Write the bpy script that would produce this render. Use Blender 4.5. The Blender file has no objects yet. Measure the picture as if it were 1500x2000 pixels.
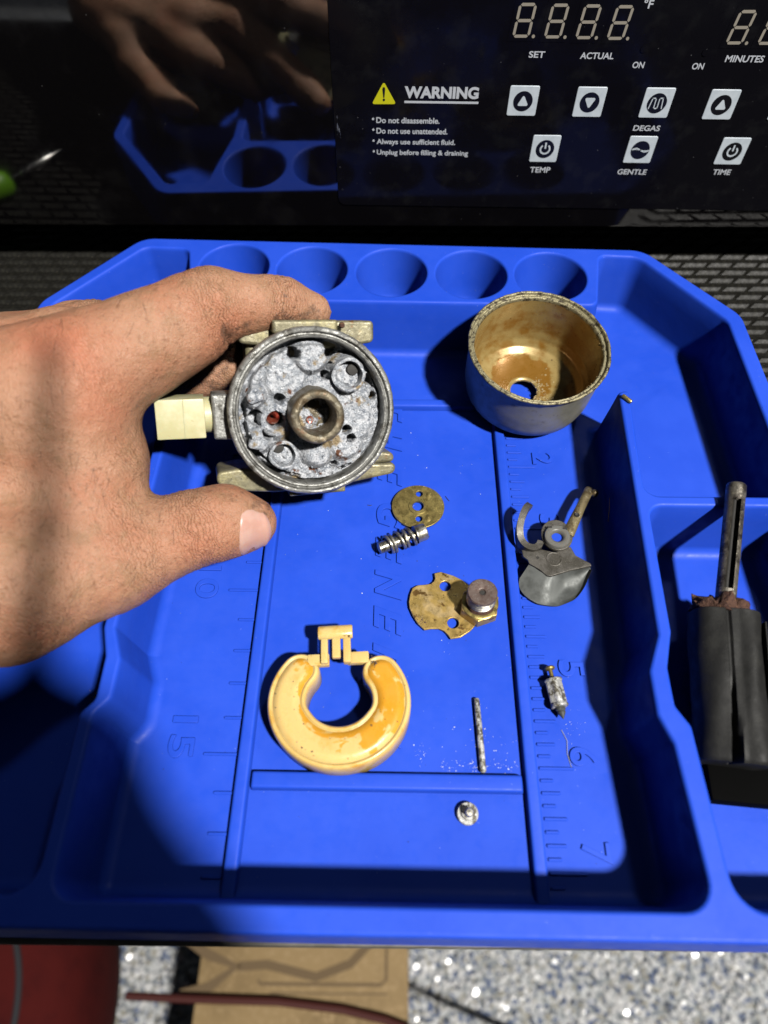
import bpy, bmesh, math, random
import numpy as np
from mathutils import Vector, Matrix

# one Blender unit is one centimetre
sc = bpy.context.scene
sc.unit_settings.system = 'METRIC'
sc.unit_settings.scale_length = 0.01
COL = sc.collection
PI = math.pi
random.seed(7)
rng = np.random.default_rng(7)

# ------------------------------------------------------------------ camera, light, exposure
cam_d = bpy.data.cameras.new('camera')
cam = bpy.data.objects.new('camera', cam_d)
COL.objects.link(cam)
cam.matrix_world = Matrix(((0.99982, -0.01005, 0.01600, 4.282),
                           (0.01710, 0.84200, -0.53921, -19.437),
                           (-0.00806, 0.53938, 0.84203, 19.403),
                           (0, 0, 0, 1)))
cam_d.sensor_fit = 'VERTICAL'
cam_d.sensor_height = 36.0
cam_d.sensor_width = 27.0
cam_d.lens = 23.97
cam_d.clip_start = 0.1
cam_d.clip_end = 2000
cam_d.dof.use_dof = True
cam_d.dof.focus_distance = 22.0
cam_d.dof.aperture_fstop = 0.09
sc.camera = cam

sc.view_settings.view_transform = 'Standard'
sc.view_settings.look = 'None'
sc.view_settings.exposure = 0.0
sc.view_settings.gamma = 1.0

sc.cycles.diffuse_bounces = 0
world = bpy.data.worlds.new('World')
sc.world = world
world.use_nodes = True
world.node_tree.nodes['Background'].inputs[0].default_value = (0.80, 0.88, 1.0, 1)
world.node_tree.nodes['Background'].inputs[1].default_value = 0.046

def lamp(name, loc, power, radius, col):
    d = bpy.data.lights.new(name, 'POINT')
    d.energy = power
    d.shadow_soft_size = radius
    d.color = col
    o = bpy.data.objects.new(name, d)
    o.location = loc
    COL.objects.link(o)
    return o
lamp('work_lamp', (4 + .46*175, -9 - .47*175, 175), 3.6e6, 6.5, (1.0, 0.965, 0.91))
lamp('back_lamp', (4 + .42*120, -8 + .55*120, 120), 5.0e4, 6.0, (0.93, 0.96, 1.0))

# ------------------------------------------------------------------ materials
ALB = .80    # the whole palette was measured a little too light
def mat(name, col, rough=0.5, metal=0.0, spec=0.5, layers=(), bumps=(), sss=0.0, sss_r=(1, .4, .2), sss_s=0.2,
        ior=None, coat=0.0, coat_r=0.1, rough_noise=None, trans=0.0):
    """layers: (kind, scale, colour, lo, hi[, detail, stretch]); bumps: (kind, scale, strength, distance[, stretch])"""
    m = bpy.data.materials.new(name)
    m.use_nodes = True
    nt = m.node_tree
    N, L = nt.nodes, nt.links
    b = N['Principled BSDF']
    k = 1.0 if name == 'blue_silicone' else ALB
    col = tuple(c*k for c in col)
    b.inputs['Roughness'].default_value = rough
    b.inputs['Metallic'].default_value = metal
    b.inputs['Specular IOR Level'].default_value = spec
    if ior: b.inputs['IOR'].default_value = ior
    if coat:
        b.inputs['Coat Weight'].default_value = coat
        b.inputs['Coat Roughness'].default_value = coat_r
    if sss:
        b.inputs['Subsurface Weight'].default_value = sss
        b.inputs['Subsurface Radius'].default_value = sss_r
        b.inputs['Subsurface Scale'].default_value = sss_s
    if trans: b.inputs['Transmission Weight'].default_value = trans
    tc = N.new('ShaderNodeTexCoord')
    def tex(kind, scale, detail=4.0, stretch=None, seed=0.0):
        mp = N.new('ShaderNodeMapping')
        L.new(tc.outputs['Object'], mp.inputs[0])
        mp.inputs['Location'].default_value = (seed*3.7, seed*1.9, seed*5.3)
        if stretch: mp.inputs['Scale'].default_value = stretch
        if kind == 'noise':
            t = N.new('ShaderNodeTexNoise'); t.inputs['Scale'].default_value = scale
            t.inputs['Detail'].default_value = detail; t.inputs['Roughness'].default_value = .6
            L.new(mp.outputs[0], t.inputs['Vector']); return t.outputs['Fac']
        t = N.new('ShaderNodeTexVoronoi'); t.inputs['Scale'].default_value = scale
        if kind == 'edge': t.feature = 'DISTANCE_TO_EDGE'
        L.new(mp.outputs[0], t.inputs['Vector'])
        if kind == 'cell':
            s = N.new('ShaderNodeSeparateColor'); L.new(t.outputs['Color'], s.inputs[0]); return s.outputs[0]
        return t.outputs['Distance']
    cur = None
    for i, ly in enumerate(layers):
        kind, scale, c2, lo, hi = ly[:5]
        det = ly[5] if len(ly) > 5 and ly[5] is not None else 4.0
        st = ly[6] if len(ly) > 6 else None
        f = tex(kind, scale, det, st, i + 1)
        mr = N.new('ShaderNodeMapRange'); mr.interpolation_type = 'SMOOTHSTEP'
        mr.inputs['From Min'].default_value = lo; mr.inputs['From Max'].default_value = hi
        if len(ly) > 7: mr.inputs['To Max'].default_value = ly[7]
        L.new(f, mr.inputs['Value'])
        mx = N.new('ShaderNodeMix'); mx.data_type = 'RGBA'
        L.new(mr.outputs[0], mx.inputs[0])
        if cur is None: mx.inputs[6].default_value = (*col, 1)
        else: L.new(cur, mx.inputs[6])
        mx.inputs[7].default_value = (*[c*k for c in c2], 1)
        cur = mx.outputs[2]
    if cur is None: b.inputs['Base Color'].default_value = (*col, 1)
    else: L.new(cur, b.inputs['Base Color'])
    prev = None
    for i, bp in enumerate(bumps):
        kind, scale, strg, dist = bp[:4]
        st = bp[4] if len(bp) > 4 else None
        f = tex(kind, scale, 5.0, st, 20 + i)
        bn = N.new('ShaderNodeBump'); bn.inputs['Strength'].default_value = strg
        bn.inputs['Distance'].default_value = dist
        L.new(f, bn.inputs['Height'])
        if prev: L.new(prev, bn.inputs['Normal'])
        prev = bn.outputs[0]
    if prev: L.new(prev, b.inputs['Normal'])
    if rough_noise:
        scale, r0, r1 = rough_noise
        f = tex('noise', scale, 5.0, None, 40)
        mr = N.new('ShaderNodeMapRange')
        mr.inputs['From Min'].default_value = .35; mr.inputs['From Max'].default_value = .65
        mr.inputs['To Min'].default_value = r0; mr.inputs['To Max'].default_value = r1
        L.new(f, mr.inputs['Value']); L.new(mr.outputs[0], b.inputs['Roughness'])
    return m

M = {}
M['silicone'] = mat('blue_silicone', (0.013, 0.063, 0.54), .5, spec=.25,
    layers=[('noise', .35, (0.018, 0.073, 0.58), .35, .65), ('noise', 9, (0.07, 0.13, 0.60), .66, .80, 6), ('dist', 3.1, (0.25, 0.33, 0.72), .035, .02), ('dist', 1.7, (0.01, 0.02, 0.10), .022, .012)],
    bumps=[('noise', 1.2, .06, .1), ('noise', 40, .05, .01)], rough_noise=(2.5, .42, .6))
M['mat_rubber'] = mat('black_rubber_mat', (0.010, 0.0095, 0.008), .5, spec=.22,
    layers=[('noise', 6, (0.022, 0.021, 0.016), .48, .68, 6), ('dist', 2.2, (0.25, 0.22, 0.16), .06, .03)],
    bumps=[('noise', 25, .35, .02)], rough_noise=(6, .38, .6))
M['gloss_black'] = mat('gloss_black_steel', (0.004, 0.0035, 0.004), .035, spec=1.0, ior=1.85,
    layers=[('noise', .6, (0.008, 0.0075, 0.008), .5, .7, 7), ('dist', 1.4, (0.10, 0.10, 0.10), .03, .015)], rough_noise=(.9, .02, .09))
M['film'] = mat('black_film', (0.004, 0.0038, 0.006), .09, spec=.16, ior=1.45,
    layers=[('noise', 1.1, (0.008, 0.008, 0.010), .5, .7, 7), ('dist', 1.6, (0.10, 0.10, 0.11), .035, .02), ('dist', 2.7, (0.06, 0.06, 0.07), .04, .02)], bumps=[('noise', .5, .03, .1)], rough_noise=(1.3, .06, .2))
M['print_white'] = mat('white_print', (0.55, 0.58, 0.64), .5)
M['button_white'] = mat('white_button', (0.62, 0.69, 0.76), .35, layers=[('noise', 4, (0.54, 0.61, 0.68), .4, .7)], bumps=[('noise', 8, .03, .02)])
M['print_black'] = mat('black_print', (0.004, 0.004, 0.006), .35)
M['print_yellow'] = mat('yellow_print', (0.62, 0.60, 0.01), .45)
M['segment'] = mat('unlit_segment', (0.33, 0.30, 0.25), .5)
M['skin'] = mat('skin', (0.495, 0.265, 0.162), .5, spec=.4, sss=.25, sss_r=(1, .35, .18), sss_s=.12,
    layers=[('noise', .55, (0.49, 0.225, 0.13), .42, .66, 3), ('noise', 1.6, (0.40, 0.22, 0.125), .46, .70, 6),
            ('noise', 7, (0.31, 0.15, 0.083), .52, .72, 7), ('dist', 3.5, (0.30, 0.14, 0.08), .045, .02),
            ('noise', 1.1, (0.20, 0.12, 0.085), .70, .78, 9)],
    bumps=[('edge', 11, .65, .04, (1, 1.8, 1)), ('noise', 4, .45, .09), ('noise', 8, .6, .04, (2.6, .45, 1)), ('noise', 30, .35, .018)], rough_noise=(3, .4, .6))
def stain(m, attr, col, scale=None, lo=.38, hi=.55, top=.9):
    # dirt rubbed into the surface, its place stored on the mesh
    nt = m.node_tree; b = nt.nodes['Principled BSDF']; l = b.inputs['Base Color'].links[0]
    at = nt.nodes.new('ShaderNodeAttribute'); at.attribute_name = attr
    mx = nt.nodes.new('ShaderNodeMix'); mx.data_type = 'RGBA'
    fac = at.outputs['Fac']
    if scale:      # ragged tide lines: the stored amount plus noise, cut at a level
        tc = nt.nodes.new('ShaderNodeTexCoord'); nz = nt.nodes.new('ShaderNodeTexNoise')
        nz.inputs['Scale'].default_value = scale; nz.inputs['Detail'].default_value = 8; nz.inputs['Roughness'].default_value = .62
        nt.links.new(tc.outputs['Object'], nz.inputs['Vector'])
        ad = nt.nodes.new('ShaderNodeMath'); ad.operation = 'MULTIPLY_ADD'; ad.inputs[1].default_value = 1.5; ad.inputs[2].default_value = -.75
        nt.links.new(nz.outputs['Fac'], ad.inputs[0])
        a2 = nt.nodes.new('ShaderNodeMath'); a2.operation = 'ADD'
        nt.links.new(ad.outputs[0], a2.inputs[0]); nt.links.new(fac, a2.inputs[1])
        mr = nt.nodes.new('ShaderNodeMapRange'); mr.interpolation_type = 'SMOOTHSTEP'
        mr.inputs['From Min'].default_value = lo; mr.inputs['From Max'].default_value = hi; mr.inputs['To Max'].default_value = top
        nt.links.new(a2.outputs[0], mr.inputs['Value']); fac = mr.outputs[0]
    nt.links.new(fac, mx.inputs[0]); nt.links.new(l.from_socket, mx.inputs[6]); mx.inputs[7].default_value = (*col, 1)
    nt.links.new(mx.outputs[2], b.inputs['Base Color'])
def folds(m):
    # fine folds square to the finger, where the mesh says a joint is
    nt = m.node_tree; N, L = nt.nodes, nt.links; b = N['Principled BSDF']
    def at(n):
        a = N.new('ShaderNodeAttribute'); a.attribute_name = n; return a.outputs['Fac']
    def mt(op, x, y=None):
        q = N.new('ShaderNodeMath'); q.operation = op
        for i, v in enumerate((x, y)):
            if v is None: continue
            if isinstance(v, (int, float)): q.inputs[i].default_value = v
            else: L.new(v, q.inputs[i])
        return q.outputs[0]
    tc = N.new('ShaderNodeTexCoord'); nz = N.new('ShaderNodeTexNoise'); nz.inputs['Scale'].default_value = 2.6; nz.inputs['Detail'].default_value = 5
    L.new(tc.outputs['Object'], nz.inputs['Vector'])
    ph = mt('ADD', mt('MULTIPLY', at('fold_t'), 34.0), mt('MULTIPLY', nz.outputs['Fac'], 17.0))
    s = mt('POWER', mt('ABSOLUTE', mt('SINE', ph)), .55)
    h = mt('MULTIPLY', s, at('fold_w'))
    bn = N.new('ShaderNodeBump'); bn.inputs['Strength'].default_value = .9; bn.inputs['Distance'].default_value = .05
    L.new(h, bn.inputs['Height']); L.new(b.inputs['Normal'].links[0].from_socket, bn.inputs['Normal']); L.new(bn.outputs[0], b.inputs['Normal'])
folds(M['skin'])
stain(M['skin'], 'redness', (0.47, 0.175, 0.10))
stain(M['skin'], 'grime', (0.10, 0.058, 0.038), 3.5, .34, .72, .78)
M['nail'] = mat('fingernail', (0.62, 0.35, 0.28), .3, spec=.5, layers=[('noise', 2, (0.66, 0.42, 0.35), .4, .7)],
    bumps=[('noise', 12, .1, .01, (3, .4, 1))], sss=.2, sss_s=.08)
M['grime'] = mat('grime', (0.10, 0.06, 0.04), .7, layers=[('noise', 9, (0.3, 0.2, 0.14), .5, .7)])
M['zinc_cast'] = mat('yellowed_zinc_casting', (0.32, 0.29, 0.185), .46, metal=.4, spec=.5,
    layers=[('noise', 1.2, (0.36, 0.32, 0.17), .45, .6), ('noise', 2.2, (0.20, 0.18, 0.11), .42, .66, 8), ('noise', 12, (0.13, 0.115, 0.08), .56, .70, 6), ('noise', 2.3, (0.20, 0.10, 0.035), .60, .70, 8), ('noise', 14, (0.5, 0.5, 0.46), .6, .75, 5)],
    bumps=[('noise', 9, .35, .04), ('noise', 45, .4, .012)], rough_noise=(6, .35, .65))
M['zinc_ring'] = mat('worn_zinc_rim', (0.34, 0.34, 0.32), .42, metal=.6,
    layers=[('noise', 3, (0.12, 0.115, 0.10), .5, .64, 8), ('noise', 6, (0.60, 0.60, 0.57), .56, .7, 6), ('noise', 4, (0.20, 0.10, 0.045), .68, .76, 8)],
    bumps=[('noise', 14, .5, .04), ('noise', 50, .4, .012)], rough_noise=(9, .3, .65))
M['crust'] = mat('corroded_zinc_crust', (0.40, 0.43, 0.475), .55, metal=.15, spec=.6,
    layers=[('noise', 2.2, (0.20, 0.225, 0.27), .50, .64, 7), ('noise', 5.5, (0.66, 0.68, 0.72), .47, .57, 7), ('noise', 17, (0.09, 0.09, 0.095), .58, .68, 6), ('noise', 22, (0.82, 0.84, 0.87), .55, .63, 4), ('dist', 5, (0.05, 0.045, 0.04), .16, .07),
            ('noise', 1.5, (0.36, 0.27, 0.15), .56, .64, 8), ('noise', 1.7, (0.15, 0.05, 0.013), .60, .66, 9)],
    bumps=[('noise', 10, .9, .07), ('noise', 34, .9, .03), ('dist', 20, .5, .02)], rough_noise=(12, .25, .75))
M['tube'] = mat('stained_brass_tube', (0.20, 0.17, 0.115), .42, metal=.55,
    layers=[('noise', 2.5, (0.14, 0.10, 0.055), .47, .62, 7), ('noise', 5, (0.50, 0.47, 0.38), .55, .7, 6), ('noise', 3.2, (0.25, 0.085, 0.03), .62, .70, 8)],
    bumps=[('noise', 14, .6, .04), ('noise', 50, .4, .01)], rough_noise=(8, .3, .65))
M['dark'] = mat('dark_bore', (0.03, 0.028, 0.025), .7, bumps=[('noise', 20, .5, .03)])
M['copper'] = mat('red_copper_seat', (0.27, 0.06, 0.035), .3, metal=.5, layers=[('noise', 8, (0.5, 0.3, 0.25), .5, .7)])
M['elbow'] = mat('aged_white_nylon', (0.60, 0.56, 0.31), .4, spec=.5, sss=.2, sss_s=.15,
    layers=[('noise', 1.3, (0.70, 0.66, 0.42), .4, .65), ('noise', 6, (0.50, 0.42, 0.20), .62, .76, 6)], bumps=[('noise', 6, .08, .04)])
M['bowl_out'] = mat('dull_grey_zinc_bowl', (0.33, 0.32, 0.27), .45, metal=.3,
    layers=[('noise', 1.1, (0.27, 0.265, 0.225), .42, .66, 5), ('noise', 3.5, (0.20, 0.175, 0.12), .60, .74, 6)],
    bumps=[('noise', 2.2, .12, .1), ('noise', 35, .25, .01)], rough_noise=(4, .32, .52))
M['bowl_rim'] = mat('crusted_bowl_rim', (0.36, 0.32, 0.19), .45, metal=.5,
    layers=[('noise', 8, (0.075, 0.06, 0.04), .50, .60, 8), ('noise', 13, (0.56, 0.52, 0.36), .58, .70, 6)],
    bumps=[('noise', 14, .7, .04), ('noise', 40, .5, .012)])
M['varnish'] = mat('amber_fuel_varnish', (0.44, 0.315, 0.115), .34, metal=.3, spec=.5, coat=.3, coat_r=.22,
    layers=[('noise', 1.5, (0.34, 0.20, 0.05), .50, .68, 6), ('dist', 2.6, (0.06, 0.025, 0.01), .09, .05), ('noise', 11, (0.62, 0.50, 0.24), .66, .78, 5)],
    bumps=[('noise', 3, .06, .06), ('noise', 22, .16, .02)], rough_noise=(3, .22, .42))
M['crumb'] = mat('tan_crumbs', (0.55, 0.43, 0.22), .7, layers=[('noise', 9, (0.25, 0.15, 0.06), .5, .65)], bumps=[('noise', 12, .8, .05)])
M['brass'] = mat('tarnished_brass', (0.47, 0.37, 0.13), .36, metal=.85,
    layers=[('noise', 1.6, (0.38, 0.29, 0.10), .42, .62, 5), ('noise', 5, (0.22, 0.15, 0.05), .58, .70, 7), ('noise', 2.6, (0.60, 0.52, 0.27), .6, .75, 6)],
    bumps=[('noise', 10, .2, .03), ('noise', 45, .25, .01)], rough_noise=(5, .28, .55))
M['brass_stained'] = mat('varnish_stained_brass_plate', (0.56, 0.38, 0.115), .38, metal=.65,
    layers=[('noise', 1.5, (0.66, 0.48, 0.22), .50, .62, 7), ('noise', 2.8, (0.20, 0.11, 0.03), .56, .64, 8), ('noise', 8, (0.10, 0.055, 0.02), .63, .72, 6)],
    bumps=[('noise', 10, .3, .03), ('noise', 45, .3, .01)], rough_noise=(5, .25, .6))
M['steel'] = mat('worn_steel', (0.50, 0.48, 0.42), .33, metal=.9,
    layers=[('noise', 5, (0.30, 0.27, 0.19), .5, .66, 6)], bumps=[('noise', 20, .2, .02)], rough_noise=(8, .22, .5))
M['zinc_grey'] = mat('grey_oxidised_zinc', (0.135, 0.125, 0.11), .52, metal=.4,
    layers=[('noise', 2, (0.075, 0.068, 0.055), .46, .62, 6), ('noise', 30, (0.25, 0.235, 0.20), .58, .7, 3)], bumps=[('noise', 26, .5, .02)], rough_noise=(5, .35, .6))
M['zinc_bright'] = mat('bright_zinc_scoop', (0.125, 0.133, 0.128), .5, metal=.3,
    layers=[('noise', 1.4, (0.07, 0.075, 0.071), .42, .62, 6), ('noise', 6, (0.2, 0.19, 0.16), .64, .75, 6)], bumps=[('noise', 12, .15, .02)], rough_noise=(5, .45, .65))
M['nylon_grey'] = mat('grey_nylon', (0.15, 0.145, 0.13), .4, sss=.2, sss_s=.06, layers=[('noise', 4, (0.15, 0.145, 0.125), .5, .7)])
M['arm_metal'] = mat('yellow_chromate_arm', (0.32, 0.26, 0.14), .4, metal=.7,
    layers=[('noise', 3, (0.20, 0.15, 0.08), .5, .62, 7), ('noise', 8, (0.55, 0.52, 0.42), .58, .7)], bumps=[('noise', 14, .4, .03)])
M['rust'] = mat('brown_rust', (0.10, 0.045, 0.027), .85,
    layers=[('noise', 5, (0.07, 0.03, 0.02), .45, .6, 7), ('noise', 10, (0.26, 0.13, 0.06), .58, .7, 6)], bumps=[('noise', 12, 1, .08), ('noise', 40, .8, .02)])
M['plug_metal'] = mat('pitted_plug_metal', (0.19, 0.14, 0.12), .5, metal=.45,
    layers=[('noise', 6, (0.14, 0.09, 0.075), .48, .62, 7), ('noise', 16, (0.33, 0.30, 0.28), .58, .7, 5)], bumps=[('noise', 24, .6, .02)])
M['float'] = mat('yellowed_nylon_float', (0.78, 0.53, 0.18), .33, spec=.5, sss=.3, sss_r=(1, .8, .4), sss_s=.18,
    layers=[('noise', .7, (0.84, 0.61, 0.235), .42, .62, 3), ('noise', 1.1, (0.66, 0.36, 0.05), .52, .66, 7), ('noise', 4.5, (0.40, 0.20, 0.03), .67, .74, 8), ('dist', 3.4, (0.10, 0.05, 0.015), .05, .03)],
    bumps=[('noise', 2.5, .08, .06), ('noise', 18, .1, .02)], rough_noise=(3, .22, .45))
M['float_top'] = mat('pale_nylon_float_top', (0.84, 0.59, 0.225), .34, spec=.4, sss=.3, sss_r=(1, .8, .4), sss_s=.18,
    layers=[('noise', 1.3, (0.78, 0.50, 0.15), .50, .68, 7), ('noise', 7, (0.34, 0.17, 0.03), .68, .76, 8), ('dist', 3.0, (0.09, 0.045, 0.015), .055, .03)],
    bumps=[('noise', 2.5, .08, .06), ('noise', 18, .12, .02)], rough_noise=(3, .2, .45))
stain(M['float_top'], 'varnish', (0.62, 0.28, 0.010), 2.6, .42, .60, .9)
stain(M['varnish'], 'stain', (0.23, 0.10, 0.008), 1.6, .20, .62, .88)
M['chalk'] = mat('chalky_aluminium', (0.52, 0.52, 0.50), .55, metal=.4,
    layers=[('noise', 5, (0.14, 0.125, 0.09), .5, .58, 6, (1, .35, 1)), ('noise', 7, (0.80, 0.81, 0.82), .56, .66, 6)], bumps=[('noise', 16, .7, .04)])
M['powder'] = mat('white_oxide_powder', (0.78, 0.80, 0.84), .9)
M['lint'] = mat('lint', (0.42, 0.45, 0.55), .9)
M['black_rubber'] = mat('black_rubber', (0.013, 0.013, 0.0125), .55, spec=.25,
    layers=[('noise', 2, (0.022, 0.022, 0.020), .45, .7, 6), ('noise', 12, (0.09, 0.085, 0.075), .66, .78, 6)], bumps=[('noise', 6, .15, .05), ('noise', 30, .3, .015)], rough_noise=(3, .5, .7))
M['soot_steel'] = mat('sooty_steel_rod', (0.22, 0.20, 0.165), .4, metal=.7,
    layers=[('noise', 2.2, (0.07, 0.06, 0.05), .46, .6, 7), ('noise', 9, (0.42, 0.38, 0.28), .56, .68, 6)], bumps=[('noise', 18, .5, .03)], rough_noise=(6, .25, .6))
M['green'] = mat('green_plastic', (0.16, 0.40, 0.01), .4)
M['chrome'] = mat('chrome_shaft', (0.75, 0.75, 0.72), .18, metal=1)
M['cardboard'] = mat('brown_cardboard', (0.34, 0.232, 0.105), .8, layers=[('noise', .12, (0.24, 0.16, 0.07), .4, .65, 5), ('noise', 2, (0.40, 0.28, 0.14), .5, .7)])
M['card_line'] = mat('dark_printed_line', (0.16, 0.105, 0.05), .8)
M['red_cloth'] = mat('red_vinyl', (0.075, 0.007, 0.006), .9, spec=.15, layers=[('noise', .3, (0.055, 0.005, 0.005), .4, .7)])
M['cable'] = mat('red_cable_sheath', (0.07, 0.012, 0.009), .5)
M['black_tongue'] = mat('black_rubber_tongue', (0.002, 0.002, 0.002), .8, spec=.04)
M['flake'] = mat('glossy_white_flake', (0.8, 0.8, 0.8), .2, spec=.8)
M['torn'] = mat('torn_film_edge', (0.16, 0.17, 0.20), .3)
M['trim'] = mat('grey_table_trim', (0.16, 0.15, 0.135), .42, metal=.4, layers=[('noise', .8, (0.10, 0.095, 0.08), .4, .7)], bumps=[('noise', 5, .2, .03)])
M['tabletop'] = mat('dark_tabletop', (0.03, 0.028, 0.026), .6)
M['carpet'] = mat('flaked_carpet', (0.33, 0.36, 0.38), .6, spec=.6,
    layers=[('cell', 1.9, (0.72, 0.74, 0.75), .42, .48), ('cell', 2.6, (0.10, 0.15, 0.30), .76, .80), ('cell', 2.2, (0.45, 0.43, 0.36), .80, .84), ('cell', 3.1, (0.05, 0.06, 0.09), .86, .9), ('cell', 2.9, (0.9, 0.9, 0.9), .93, .95)],
    bumps=[('cell', 1.9, 1.0, .5), ('noise', 2.2, .9, .5)], rough_noise=(2.5, .15, .8))
M['caster_skin'] = mat('plain_skin', (0.47, 0.26, 0.155), .5)
M['jacket'] = mat('dark_jacket', (0.02, 0.02, 0.025), .8)
M['phone'] = mat('dark_phone_glass', (0.01, 0.01, 0.012), .15)

# ------------------------------------------------------------------ mesh helpers
def mesh(name, V, F):
    me = bpy.data.meshes.new(name)
    me.from_pydata([tuple(map(float, v)) for v in V], [], [tuple(map(int, f)) for f in F])
    me.validate(); me.update()
    return me
def obj(name, me, m, parent=None, loc=None, smooth=35, mtx=None):
    o = bpy.data.objects.new(name, me)
    COL.objects.link(o)
    me.materials.clear(); me.materials.append(M[m] if isinstance(m, str) else m)
    if smooth is not None:
        me.shade_smooth()
        if smooth < 180: me.set_sharp_from_angle(angle=math.radians(smooth))
    else: me.shade_flat()
    if parent: o.parent = parent
    if mtx is not None: o.matrix_local = mtx
    elif loc is not None: o.location = loc
    return o
def tag(o, label, cat, group=None, kind=None):
    if label: o['label'] = label
    if cat: o['category'] = cat
    if group: o['group'] = group
    if kind: o['kind'] = kind
    return o
def thing(name, label, cat, loc=(0, 0, 0), mtx=None, group=None):
    o = bpy.data.objects.new(name, None)
    COL.objects.link(o)
    o.empty_display_size = .5
    if mtx is not None: o.matrix_world = mtx
    else: o.location = loc
    return tag(o, label, cat, group)
def frame(o, x, y, z):
    return Matrix(((x[0], y[0], z[0], o[0]), (x[1], y[1], z[1], o[1]), (x[2], y[2], z[2], o[2]), (0, 0, 0, 1)))
def axis_frame(o, z, xh=(1, 0, 0)):
    z = Vector(z).normalized(); x = Vector(xh); x = (x - z*x.dot(z)).normalized(); y = z.cross(x)
    return frame(o, x, y, z)
def lathe(prof, n=64, cap0=False, cap1=False, jit=0.0, noise_scale=3.0):
    V, F = [], []
    k = len(prof)
    for i, (r, z) in enumerate(prof):
        for j in range(n):
            a = 2*PI*j/n
            V.append((r*math.cos(a), r*math.sin(a), z))
    for i in range(k-1):
        for j in range(n):
            j2 = (j+1) % n
            F.append((i*n+j, i*n+j2, (i+1)*n+j2, (i+1)*n+j))
    if cap0: F.append(tuple(range(n))[::-1])
    if cap1: F.append(tuple((k-1)*n + j for j in range(n)))
    V = np.array(V, float)
    if jit:
        nn = np.stack([vnoise(V*noise_scale + 11), vnoise(V*noise_scale + 57), vnoise(V*noise_scale + 93)], 1) - .5
        V += nn*jit
    return V, F
def tube(path, r, n=10, caps=True, closed=False):
    P = [Vector(p) for p in path]
    rs = r if hasattr(r, '__len__') else [r]*len(P)
    V, F = [], []
    up = None
    for i, p in enumerate(P):
        t = (P[min(i+1, len(P)-1)] - P[max(i-1, 0)]).normalized()
        if up is None:
            up = Vector((0, 0, 1)) if abs(t.z) < .9 else Vector((1, 0, 0))
        x = (up - t*up.dot(t)).normalized(); up = x; y = t.cross(x)
        for j in range(n):
            a = 2*PI*j/n
            V.append(p + (x*math.cos(a) + y*math.sin(a))*rs[i])
    for i in range(len(P)-1):
        for j in range(n):
            j2 = (j+1) % n
            F.append((i*n+j, i*n+j2, (i+1)*n+j2, (i+1)*n+j))
    if caps:
        F.append(tuple(range(n))[::-1]); F.append(tuple((len(P)-1)*n+j for j in range(n)))
    return V, F
def join(*geos):
    V, F = [], []
    for v, f in geos:
        b = len(V); V += [tuple(x) for x in v]; F += [tuple(i+b for i in g) for g in f]
    return V, F
def xf(geo, mtx):
    return [tuple(mtx @ Vector(tuple(v))) for v in geo[0]], geo[1]
def box(cx, cy, cz, sx, sy, sz, bev=0.0, taper=0.0, seg=2):
    bm = bmesh.new()
    bmesh.ops.create_cube(bm, size=1)
    for v in bm.verts:
        t = 1 - taper*(v.co.z + .5)
        v.co = Vector((v.co.x*sx - math.copysign(taper*(v.co.z+.5), v.co.x), v.co.y*sy - math.copysign(taper*(v.co.z+.5), v.co.y), v.co.z*sz)) if taper else Vector((v.co.x*sx, v.co.y*sy, v.co.z*sz))
    if bev: bmesh.ops.bevel(bm, geom=list(bm.edges), offset=bev, segments=seg, affect='EDGES', profile=.6)
    V = [tuple(v.co + Vector((cx, cy, cz))) for v in bm.verts]
    bm.verts.index_update()
    F = [tuple(v.index for v in f.verts) for f in bm.faces]
    bm.free()
    return V, F
def plate(loops, t, bev=0.0, res=2):
    """A flat plate with holes in the XY plane, z from -t/2 to t/2 (outer loop first)."""
    cu = bpy.data.curves.new('tmp', 'CURVE'); cu.dimensions = '2D'; cu.fill_mode = 'BOTH'
    cu.extrude = max(t/2 - bev, 0); cu.bevel_depth = bev; cu.bevel_resolution = res
    cu.offset = -bev
    for lp in loops:
        s = cu.splines.new('POLY'); s.points.add(len(lp)-1); s.use_cyclic_u = True
        for p, q in zip(s.points, lp): p.co = (q[0], q[1], 0, 1)
    return curve_geo(cu)
def curve_geo(cu):
    o = bpy.data.objects.new('tmp', cu); COL.objects.link(o)
    dg = bpy.context.evaluated_depsgraph_get(); dg.update()
    me = bpy.data.meshes.new_from_object(o.evaluated_get(dg))
    V = [tuple(v.co) for v in me.vertices]; F = [tuple(p.vertices) for p in me.polygons]
    bpy.data.objects.remove(o); bpy.data.curves.remove(cu); bpy.data.meshes.remove(me)
    return V, F
def text_geo(s, w=None, h=None, ext=0.0, bold=0.0, shear=0.0, bev=0.0, spacing=1.0):
    """Letter geometry centred at the origin, scaled to width w and height h."""
    cu = bpy.data.curves.new('tmp', 'FONT'); cu.body = s; cu.extrude = ext; cu.offset = bold; cu.shear = shear
    cu.bevel_depth = bev; cu.space_character = spacing; cu.resolution_u = 6
    V, F = curve_geo(cu)
    A = np.array(V); lo = A.min(0); hi = A.max(0)
    sx = w/(hi[0]-lo[0]) if w else None
    sy = h/(hi[1]-lo[1]) if h else None
    sx = sx or sy or 1; sy = sy or sx
    A[:, 0] = (A[:, 0] - (lo[0]+hi[0])/2)*sx; A[:, 1] = (A[:, 1] - (lo[1]+hi[1])/2)*sy
    return A, F
def circle(cx, cy, r, n=32, ry=None):
    return [(cx + r*math.cos(2*PI*i/n), cy + (ry or r)*math.sin(2*PI*i/n)) for i in range(n)]
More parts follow.
